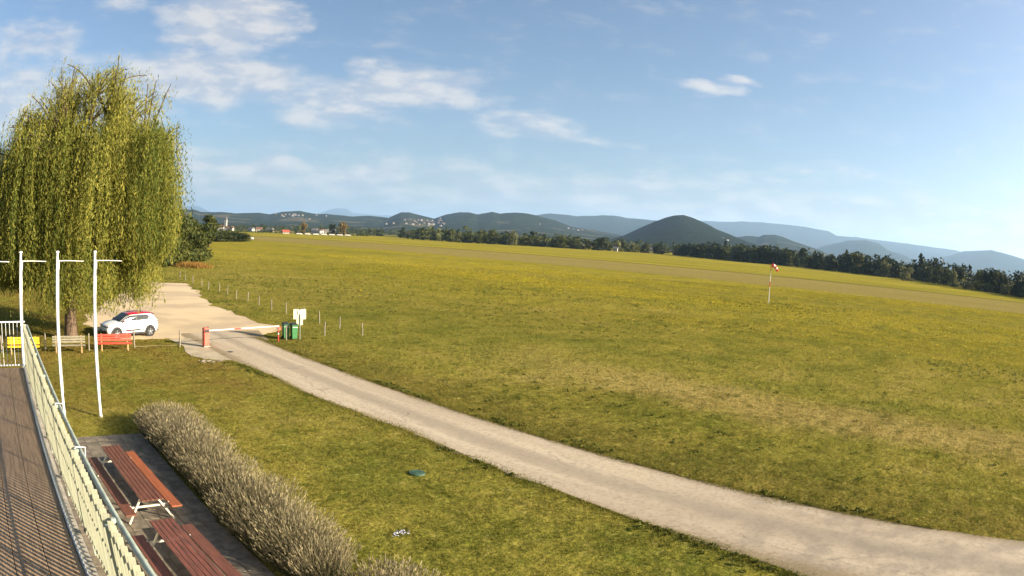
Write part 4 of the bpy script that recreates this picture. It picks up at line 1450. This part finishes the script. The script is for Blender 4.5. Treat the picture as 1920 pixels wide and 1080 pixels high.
# ================================================================== BARRIER, BINS, SIGN
bg_ = thing('barrier', 'red and white boom barrier closed across the road', 'barrier', (13.72, 37.85, .012), R(5.5))
MB().box((0, 0, .03), (.46, .42, .06), None, .01).build('base_plate', 'concrete', bg_)
MB().box((0, 0, .45), (.34, .34, .80), None, .025).build('cabinet', 'barrier_red', bg_)
MB().box((0, 0, .865), (.325, .325, .03)).build('cabinet_joint', 'dark_plastic', bg_)
MB().box((0, 0, 1.0), (.34, .34, .24), None, .03).build('cabinet_head', 'barrier_red', bg_)
MB().disc((.13, -.10, 1.15), .03, (0, 0, 1), .07, 10).build('lamp', 'dark_plastic', bg_, True)
for k_, (x0, x1, mt_) in enumerate([(.17, 2.0, 'white_paint'), (2.0, 2.5, 'signal_red'), (2.5, 5.35, 'white_paint')]):
    MB().bar((x0, -.12, .955 + x0 * .004), (x1, -.12, .955 + x1 * .004), .075, .05, .012).build('boom_section', mt_, bg_)
MB().box((.02, -.16, .95), (.30, .06, .16), None, .02).build('boom_clamp', 'dark_plastic', bg_)
rs = thing('barrier_rest', 'red and white rest post at the far end of the boom', 'post', (19.05, 38.32, 0))
MB().tube([(0, 0, -.05), (0, 0, .45)], .04, 10).build('post', 'signal_red', rs, True)
MB().tube([(0, 0, .45), (0, 0, .56)], .042, 10).build('reflector', 'white_paint', rs, True)
MB().tube([(0, 0, .56), (0, 0, .84)], .04, 10).build('upper_post', 'signal_red', rs, True)
MB().box((.07, 0, .80), (.22, .12, .16), None, .02).build('fork', 'barrier_red', rs)
for xx in (-.03, .15):
    MB().bar((xx, -.07, .86), (xx, -.07, .98), .02).build('fork_prong', 'signal_red', rs)


def wheelie(lb, x, y, rz):
    f = thing('wheelie_bin', lb, 'bin', (x, y, 0), rz, 'green wheelie bins by the barrier')
    q = [(-.19, -.20), (.19, -.20), (.19, .22), (-.19, .22)]
    b_ = MB()
    vs = [(x_ * .86, y_ * .86, .07) for x_, y_ in q] + [(x_ * 1.05, y_ * 1.05, .94) for x_, y_ in q]
    b_.add(vs, [(0, 3, 2, 1), (4, 5, 6, 7), (0, 1, 5, 4), (1, 2, 6, 5), (2, 3, 7, 6), (3, 0, 4, 7)])
    b_.build('body', 'bin_green', f)
    MB().box((0, .005, .925), (.45, .49, .05), None, .012).build('rim', 'bin_green', f)
    MB().box((0, -.225, .80), (.36, .012, .035), Matrix.Rotation(R(4), 3, 'Y')).build('stripe', 'rail_white', f)
    lid = MB()
    P = [(-.23, -.26, .955), (.23, -.26, .955), (.23, .25, .985), (-.23, .25, .985), (-.19, -.20, 1.00), (.19, -.20, 1.00), (.19, .2, 1.04), (-.19, .2, 1.04)]
    lid.add(P, [(0, 3, 2, 1), (4, 5, 6, 7), (0, 1, 5, 4), (1, 2, 6, 5), (2, 3, 7, 6), (3, 0, 4, 7)])
    lid.build('lid', 'dark_plastic', f)
    MB().tube([(-.16, .28, .96), (.16, .28, .96)], .014, 8).build('handle', 'dark_plastic', f, True)
    for s_ in (-1, 1):
        MB().disc((s_ * .18, .2, .10), .10, (1, 0, 0), .045, 16).build('wheel', 'black_rubber', f, True)


wheelie('left green wheelie bin beside the barrier rest', 20.02, 39.15, HEAD + R(38))
wheelie('right green wheelie bin against the sign post', 20.46, 38.80, HEAD + R(38))
o = MB().tube([(0, 0, -.05), (0, 0, .93)], [.05, .045], 9).build('wooden_post', 'weathered_post', None, True)
o.location = (19.83, 38.72, 0)
tag(o, 'short pale post at the left corner of the green bins', 'post')
sg = thing('sign_board', 'cream information board on a post behind the green bins, back to the camera', 'sign', (20.86, 38.72, 0), HEAD + R(32))
MB().tube([(0, 0, -.1), (0, 0, 1.92)], .028, 10).build('post', 'post_steel', sg, True)
MB().box((-.02, .05, 1.60), (.86, .03, .64), None, .006).build('board', 'sign_cream', sg)
MB().box((-.02, .045, 1.09), (.44, .022, .36), None, .005).build('lower_board', 'sign_cream', sg)
MB().box((-.02, .015, 1.72), (.22, .03, .30), None, .008).build('plate', 'sign_blue_white', sg)
MB().box((-.145, .022, 1.68), (.03, .02, .22)).build('bracket', 'dark_plastic', sg)
MB().box((0, .018, 1.925), (.07, .03, .03)).build('clip', 'dark_plastic', sg)

# ================================================================== WINDSOCK
ws = thing('windsock', 'red and white windsock drooping from a banded mast in the field', 'windsock', (95.27, 39.92, 0), HEAD)
for i in range(7):
    MB().tube([(0, 0, i * .79 - (.1 if i == 0 else 0)), (0, 0, (i + 1) * .79)], [.062 - i * .003, .06 - i * .003], 10).build('mast_section', 'signal_red' if i in (6, 3) else 'sock_white', ws, True)
ring = MB()
ring.tube([(.0, 0, 5.50), (.22, 0, 5.50)], .014, 6)
ring.tube([(.22 + .0 * math.cos(a), .27 * math.cos(a), 5.50 + .27 * math.sin(a)) for a in np.linspace(0, 2 * PI, 17)], .014, 6, False)
ring.build('hoop', 'post_steel', ws, True)
path = [(.20, 0, 5.52), (.40, 0, 5.52), (.62, .01, 5.42), (.82, .02, 5.24), (1.0, .02, 5.02), (1.16, .02, 4.76)]
rad = [.30, .29, .265, .24, .215, .19]
for i in range(5):
    a_, b_ = Vector(path[i]), Vector(path[i + 1])
    pr = Vector(path[max(i - 1, 0)])
    nx_ = Vector(path[min(i + 2, 5)])
    mb = MB()
    rings = []
    for p_, r_, dd in ((a_, rad[i], b_ - pr), (b_, rad[i + 1], nx_ - a_)):
        dd = dd.normalized()
        u = Vector((0, 1, 0))
        w = dd.cross(u).normalized()
        rings.append([p_ + (u * math.cos(2 * PI * k / 14) + w * math.sin(2 * PI * k / 14)) * r_ for k in range(14)])
    mb.add(rings[0] + rings[1], [(k, (k + 1) % 14, 14 + (k + 1) % 14, 14 + k) for k in range(14)])
    mb.build('sock_band', 'sock_red' if i % 2 == 0 else 'sock_white', ws, True)

# ================================================================== CAR
fx, fy, rx_, ry_ = 8.53, 41.92, 11.15, 42.49
car = thing('parked_car', 'small white hatchback with red roof and red mirrors parked by the willow', 'car')
fd = Vector((fx - rx_, fy - ry_)).normalized()
ca = math.atan2(fd.y, fd.x)
wb = math.hypot(fx - rx_, fy - ry_)
# midpoint of the left wheels -> centre line
lft = Vector((-fd.y, fd.x))
mid_ = Vector(((fx + rx_) / 2, (fy + ry_) / 2)) - lft * .78
car.location = (mid_.x, mid_.y, .01)
car.rotation_euler = (0, 0, ca)
hb = wb / 2


def loft(st, close=True):
    """st: list of (x, [(y, z) ...]) half sections from bottom centre to top centre; mirrored"""
    vs, fs = [], []
    n = None
    for x, sec in st:
        full = [(x, y, z) for y, z in sec] + [(x, -y, z) for y, z in reversed(sec)]
        n = len(full)
        vs += full
    for i in range(len(st) - 1):
        for k in range(n):
            fs.append((i * n + k, i * n + (k + 1) % n, (i + 1) * n + (k + 1) % n, (i + 1) * n + k))
    if close:
        fs += [tuple(range(n))[::-1], tuple((len(st) - 1) * n + k for k in range(n))]
    return vs, fs


def sec(zb, zt, w, tw=.90):
    zm = zb + (zt - zb) * .45
    return [(0, zb), (w * .86, zb), (w * .97, zb + .08), (w, zm), (w * .985, zb + (zt - zb) * .75), (w * tw, zt - .03), (w * (tw - .07), zt), (0, zt + .02)]


body = [(-2.06, sec(.48, .90, .66)), (-2.02, sec(.38, 1.00, .76)), (-1.88, sec(.30, 1.06, .83)), (-1.3, sec(.25, 1.06, .875)), (-.4, sec(.22, 1.02, .88)), (.5, sec(.22, .99, .88)), (.98, sec(.23, .985, .875)),
        (1.35, sec(.24, .955, .865)), (1.70, sec(.25, .89, .84)), (1.93, sec(.28, .80, .78)), (2.04, sec(.33, .70, .70)), (2.09, sec(.40, .62, .58))]
MB().add(*loft(body)).build('body', 'car_white', car, True)
gh = []
for x, zr, wr in [(-1.98, 1.00, .74), (-1.80, 1.26, .70), (-1.50, 1.44, .645), (-.9, 1.475, .63), (-.2, 1.47, .63), (.22, 1.42, .63), (.62, 1.22, .68), (1.04, .985, .76)]:
    zb = .96
    gh.append((x, [(0, zb), (.80, zb), (.80 - (.80 - wr) * .5, (zb + zr) / 2 + .02), (wr + .01, zr - .05), (wr - .05, zr - .012), (0, zr)]))
MB().add(*loft(gh)).build('greenhouse', 'car_white', car, True)


def side_y(x, z, out=.012):
    xs = [s_[0] for s_ in gh]
    zr = np.interp(x, xs, [s_[1][-1][1] for s_ in gh])
    wr = np.interp(x, xs, [s_[1][3][0] for s_ in gh])
    u = np.clip((z - .96) / max(.05, (zr - .05 - .96)), 0, 1)
    return .80 + (wr - .80) * u + out


def side_panel(pts, name, mat, out=.012):
    for s_ in (1, -1):
        mb = MB()
        vs = [(x, s_ * side_y(x, z, out), z) for x, z in pts] + [(x, s_ * (side_y(x, z, out) - .03), z) for x, z in pts]
        k = len(pts)
        fs = [tuple(range(k)), tuple(range(k, 2 * k))[::-1]] + [(i, (i + 1) % k, k + (i + 1) % k, k + i) for i in range(k)]
        mb.add(vs, fs).build(name, mat, car)


side_panel([(-.28, 1.035), (.86, 1.02), (.52, 1.22), (.22, 1.355), (-.28, 1.375)], 'front_side_window', 'car_glass')
side_panel([(-1.22, 1.06), (-.34, 1.035), (-.34, 1.375), (-1.20, 1.37), (-1.36, 1.24)], 'rear_side_window', 'car_glass')
side_panel([(.90, 1.0), (1.03, .99), (.24, 1.42), (.20, 1.385), (.52, 1.245)], 'windscreen_pillar', 'dark_plastic', .014)
side_panel([(-.34, 1.03), (-.28, 1.03), (-.28, 1.385), (-.34, 1.385)], 'door_pillar', 'dark_plastic', .015)
MB().add([(1.03, -.70, .995), (1.03, .70, .995), (.66, .64, 1.215), (.28, .585, 1.415), (.28, -.585, 1.415), (.66, -.64, 1.215)],
         [(0, 1, 2, 5), (5, 2, 3, 4)]).build('windscreen', 'car_glass', car).location = (.012, 0, .012)
MB().add([(-1.95, -.62, 1.06), (-1.95, .62, 1.06), (-1.82, .60, 1.25), (-1.60, .56, 1.395), (-1.60, -.56, 1.395), (-1.82, -.60, 1.25)], [(0, 1, 2, 5), (5, 2, 3, 4)]).build('rear_window', 'car_glass', car).location = (-.02, 0, .012)
rf = []
for x, z, w in [(-1.74, 1.372, .56), (-1.5, 1.463, .625), (-.9, 1.500, .640), (-.2, 1.494, .640), (.18, 1.452, .630), (.28, 1.418, .60)]:
    rf.append((x, [(0, z - .05), (w + .005, z - .085), (w + .012, z - .05), (w - .05, z - .006), (0, z + .012)]))
MB().add(*loft(rf)).build('roof', 'car_red', car, True)
MB().box((-1.78, 0, 1.375), (.16, 1.06, .03), None, .01).build('roof_spoiler', 'dark_plastic', car)
for s_ in (1, -1):
    for xx, nm in ((hb, 'front'), (-hb, 'rear')):
        wl_ = thing_ = MB().disc((0, 0, 0), .315, (0, 1, 0), .20, 26).build('wheel', 'black_rubber', car, True)
        wl_.location = (xx, s_ * .80, .315)
        MB().disc((0, s_ * .100, 0), .215, (0, 1, 0), .012, 22).build('rim', 'dark_plastic', wl_)
        MB().disc((0, s_ * .110, 0), .05, (0, 1, 0), .02, 12).build('hub', 'alloy', wl_)
        for k in range(5):
            a_ = 2 * PI * k / 5 + .3
            MB().bar((math.cos(a_) * .03, s_ * .110, math.sin(a_) * .03), (math.cos(a_) * .205, s_ * .110, math.sin(a_) * .205), .075, .014).build('spoke', 'alloy', wl_)
        ar = MB()
        n_ = 16
        vs = []
        for k in range(n_ + 1):
            a_ = R(-12) + (PI + R(24)) * k / n_
            for rr_ in (.36, .425):
                for yy in (.70, .892):
                    vs.append((xx + math.cos(a_) * rr_, s_ * yy, .315 + math.sin(a_) * rr_))
        fs = []
        for k in range(n_):
            o_ = k * 4
            fs += [(o_, o_ + 4, o_ + 5, o_ + 1), (o_ + 2, o_ + 3, o_ + 7, o_ + 6), (o_ + 1, o_ + 5, o_ + 7, o_ + 3), (o_, o_ + 2, o_ + 6, o_ + 4)]
        ar.add(vs, fs).build('wheel_arch', 'dark_plastic', car)
        MB().disc((xx, s_ * .80, .335), .37, (0, 1, 0), .165, 24).build('wheel_well', 'black_rubber', car)
    MB().box((.0, s_ * .885, .28), (wb - .82, .03, .12), None, .01).build('sill_trim', 'dark_plastic', car)
    MB().box((.05, s_ * .892, .47), (1.15, .03, .10), None, .012).build('door_bumper', 'dark_plastic', car)
    MB().box((.46, s_ * .893, .455), (.22, .034, .05), None, .008).build('bumper_accent', 'tail_lamp', car)
    MB().box((.80, s_ * .93, 1.04), (.12, .20, .13), None, .04).build('mirror', 'car_red', car)
    MB().box((1.90, s_ * .60, .70), (.22, .26, .11), Matrix.Rotation(R(s_ * -30), 3, 'Z'), .03).build('headlight', 'dark_plastic', car)
    MB().box((1.99, s_ * .52, .78), (.10, .36, .035), Matrix.Rotation(R(s_ * -22), 3, 'Z'), .01).build('running_light', 'head_lamp', car)
    MB().box((-1.95, s_ * .68, .93), (.16, .18, .14), Matrix.Rotation(R(s_ * 20), 3, 'Z'), .03).build('tail_light', 'tail_lamp', car)
    MB().tube([(-.1, s_ * .888, .845), (.06, s_ * .905, .845)], .012, 6).build('door_handle', 'car_white', car, True)
MB().box((2.03, 0, .40), (.16, 1.30, .20), None, .05).build('front_bumper', 'dark_plastic', car)
MB().box((2.06, 0, .68), (.06, .95, .06), None, .02).build('grille', 'dark_plastic', car)
MB().box((-2.02, 0, .42), (.14, 1.44, .24), None, .05).build('rear_bumper', 'dark_plastic', car)
MB().box((2.115, 0, .48), (.012, .50, .11)).build('number_plate', 'rail_white', car)

# ================================================================== SMALL THINGS
mh = thing('manhole_cover', 'green round manhole cover in the lawn', 'manhole cover', (12.12, 15.25, 0))
MB().disc((0, 0, .022), .25, (0, 0, 1), .05, 28, .235).build('lid', 'lid_green', mh, True)
MB().disc((0, 0, .05), .16, (0, 0, 1), .02, 24).build('boss', 'lid_green', mh, True)
for s_ in (-1, 1):
    MB().box((s_ * .09, 0, .062), (.03, .08, .012), None, .006).build('grip', 'dark_plastic', mh)
g_ = np.random.default_rng(8)
n = 26
x, y = g_.normal(0, .12, n), g_.normal(0, .06, n)
C = np.stack([x, y, g_.uniform(.05, .11, n)], 1)
V, F = quads(C, np.stack([g_.uniform(.008, .022, n), np.zeros(n), g_.normal(0, .006, n)], 1), np.stack([np.zeros(n), g_.uniform(.008, .022, n), g_.uniform(0, .015, n)], 1))
fl = thing('flower_clump', 'small clump of white and pale blue flowers in the lawn', 'flowers', (9.0, 11.93, 0))
link('petals', np_mesh('petals', V, F, 'petal', np.repeat(g_.random(n), 4)), fl)['kind'] = 'stuff'
V, F = blades(C * [1, 1, 0], C * [0, 0, 1], np.tile([.004, 0, 0], (n, 1)))
link('stems', np_mesh('stems', V, F, 'weed_leaf', np.repeat(g_.random(n), 3)), fl)['kind'] = 'stuff'
dc = MB().disc((0, 0, .03), .17, (0, 0, 1), .02, 20).build('drain_cover', 'dark_plastic', None, True)
dc.location = (14.55, 35.72, .012)
tag(dc, 'small dark drain cover in the pale apron by the barrier', 'drain cover')
SL = ['largest pale stone of the rubble by the apron', 'flat pale stone at the left of the apron rubble', 'pale stone at the right end of the apron rubble', 'small stone in front of the apron rubble', 'small stone behind the apron rubble']
for i, (x, y, r_) in enumerate([(12.3, 33.55, .13), (12.0, 33.6, .11), (12.95, 33.45, .11), (12.5, 33.3, .08), (12.15, 33.85, .08)]):
    mb = MB().sphere((0, 0, 0), r_, 9, 6, (1.3, 1, .55))
    mb.v = [tuple(np.array(v) * (1 + .25 * float(fbm(np.array([v[0] * 9 + i]), np.array([v[1] * 9 + v[2] * 7]), 2)[0]))) for v in mb.v]
    o = mb.build('stone', 'stone', None, True)
    o.location = (x, y, .03)
    tag(o, SL[i], 'stone', 'rubble stones by the apron')
n = 240
x, y = g_.normal(12.45, .38, n), g_.normal(33.5, .17, n)
C = np.stack([x, y, np.full(n, .03)], 1)
V, F = quads(C, g_.normal(0, .028, (n, 3)) * [1, 1, .4], g_.normal(0, .028, (n, 3)) * [1, 1, .4])
tag(link('rubble', np_mesh('rubble', V, F, 'lavender_spike', np.repeat(g_.uniform(.5, 1, n), 4))), 'scatter of pale chippings at the edge of the apron', 'rubble', kind='stuff')
rmk = thing('runway_marker', 'tiny white marker board in the field right of the low thicket', 'marker', (165.6, 373.2, 0), HEAD)
MB().add([(-.9, -.5, 0), (.9, -.5, 0), (.9, .5, 0), (-.9, .5, 0), (-.9, 0, .9), (.9, 0, .9)], [(0, 1, 5, 4), (2, 3, 4, 5), (1, 2, 5), (3, 0, 4), (0, 3, 2, 1)]).build('board', 'white_paint', rmk)

# ================================================================== FAR BUILDINGS


def house(lb, x, y, z, w, d, h, rz, wall='house_white', roof='roof_brown', name='house', cat='house', group=None, win=True):
    f = thing(name, lb, cat, (x, y, z), rz, group)
    MB().box((0, 0, h / 2 - .5), (w, d, h + 1)).build('wall', wall, f)
    e = .4
    rh = d * .38
    MB().add([(-w / 2 - e, -d / 2 - e, h - .1), (w / 2 + e, -d / 2 - e, h - .1), (w / 2 + e, d / 2 + e, h - .1), (-w / 2 - e, d / 2 + e, h - .1), (-w / 2 - e, 0, h + rh), (w / 2 + e, 0, h + rh)],
             [(0, 1, 5, 4), (2, 3, 4, 5), (1, 2, 5), (3, 0, 4), (0, 3, 2, 1)]).build('roof', roof, f)
    if win:
        for k in (-1, 1):
            MB().box((k * w * .25, -d / 2 - .02, h * .55), (w * .13, .06, h * .28)).build('window', 'window_dark', f)
    return f


hx, hy = 360, 712
house('red-roofed barn at the far left end of the field', hx, hy, 0, 8, 6, 2.4, HEAD + .5, 'house_cream', 'roof_red', 'barn', 'barn')
TRL = ['first white trailer next to the barn in the far row', 'second white trailer from the barn in the far row', 'third white trailer from the barn in the far row', 'fourth white trailer from the barn in the far row', 'fifth white trailer from the barn in the far row', 'sixth white trailer from the barn in the far row', 'last white trailer at the right end of the far row']
for i in range(7):
    u = (i + .5) / 7
    ax_ = -233 + (-183 + 233) * u
    ay_ = 700 + 55 * u
    px_, py_ = cw(ax_ + 3, ay_)
    f = thing('trailer', TRL[i], 'trailer', (px_, py_, 0), HEAD + .75 + random.uniform(-.05, .05), 'white trailers parked at the far end of the field')
    MB().box((0, 0, 1.15), (7.4, 1.9, 1.5), None, .35).build('body', 'house_white', f, True)
    MB().bar((3.5, 0, .55), (5.0, 0, .5), .12).build('drawbar', 'post_steel', f)
    for s_ in (-1, 1):
        MB().disc((-.4, s_ * .85, .35), .35, (0, 1, 0), .2, 12).build('wheel', 'black_rubber', f)
# village with a church tower, left
cx_, cy_ = 443.1, 1112.2
ch = house('white church with a slim tower left of the barn', cx_ - 14, cy_ + 6, 0, 20, 10, 7, HEAD, 'house_white', 'roof_brown', 'church', 'church')
MB().box((12, 0, 9), (4.2, 4.2, 18)).build('tower', 'house_white', ch)
MB().add([(9.7, -2.3, 18), (14.3, -2.3, 18), (14.3, 2.3, 18), (9.7, 2.3, 18), (12, 0, 24)], [(0, 1, 4), (1, 2, 4), (2, 3, 4), (3, 0, 4), (3, 2, 1, 0)]).build('spire', 'roof_grey', ch)
FH = [(-24.9, 1080, 12, 7, 4.5, 'house_white', 'roof_brown', 'white house left of the church'), (-23.9, 1120, 13, 8, 4.5, 'house_white', 'roof_brown', 'white house right of the church tower'),
      (-22.0, 1010, 9, 7, 4.0, 'house_white', 'roof_grey', 'small white house between church and barn'), (-21.3, 1030, 10, 7, 4.0, 'house_cream', 'roof_brown', 'cream house between church and barn'),
      (-20.4, 1020, 12, 8, 3.6, 'house_cream', 'roof_grey', 'low cream house left of the barn'), (-16.5, 990, 8, 7, 5.0, 'house_white', 'roof_grey', 'tall white house behind the trailer row'),
      (-16.0, 1020, 8, 7, 4.6, 'house_white', 'roof_brown', 'white house right of the tall house behind the trailers'), (-16.2, 985, 8, 6, 3.6, 'house_white', 'roof_grey', 'low white house in front of the tall house behind the trailers'),
      (-15.2, 1000, 16, 8, 4.0, 'house_cream', 'roof_grey', 'long cream shed beside the large yellow-brown tree'),
      (-8.6, 900, 10, 7, 4.5, 'house_white', 'roof_brown', 'white house at the left foot of the twin hills'), (8.25, 654, 4, 3.4, 3.0, 'house_white', 'roof_grey', 'small white chapel at the wood edge below the conical hill'),
      (10.9, 720, 9, 6, 3.4, 'house_cream', 'roof_grey', 'low cream house at the wood edge right of the chapel'), (9.4, 1500, 14, 9, 6, 'house_white', 'roof_brown', 'white farmhouse among trees below the conical hill'),
      (10.6, 1550, 12, 8, 6, 'house_cream', 'roof_brown', 'cream farmhouse among trees below the conical hill')]
for az_, d_, w, d2, h, wm, rf_, lb in FH:
    x, y = polar(az_, d_)
    house(lb, x, y, 0, w, d2, h, HEAD + random.uniform(-.5, .5), wm, rf_)


def village(at, spots, label, group, sc=1.0):
    for az_, el_ in spots:
        x, y, z = at(az_, el_)
        house(label, x, y, z, random.uniform(8, 14) * sc, random.uniform(7, 10) * sc, random.uniform(4, 6.5) * sc, HEAD + random.uniform(-.6, .6), random.choice(['house_white', 'house_white', 'house_cream']), random.choice(['roof_brown', 'roof_brown', 'roof_grey']), group=group, win=False)


gv_ = random.Random(3)
village(hillA, [(gv_.uniform(-20.0, -17.6), gv_.uniform(.88, 1.08)) for _ in range(16)] + [(-16.4, 1.05), (-15.6, .98), (-17.0, .72)], 'tiny pale house of the hillside village above the barn', 'hillside village above the barn')
village(hillB, [(gv_.uniform(-9.4, -5.6), gv_.uniform(.55, 1.02)) for _ in range(24)] + [(-6.2, 1.15), (-10.6, .55), (-9.9, .62)], 'tiny pale house of the village on the saddle of the twin hills', 'village on the saddle of the twin hills')
village(hillB, [(2.0, 1.15), (4.3, .95), (4.7, .9), (5.1, .86), (5.4, .9)], 'tiny pale house on the right slope of the twin hills', 'houses on the right slope of the twin hills')
village(hillD, [(17.2, 1.0), (17.6, .9)], 'tiny pale house on the right slope of the conical hill', 'houses on the conical hill', .6)
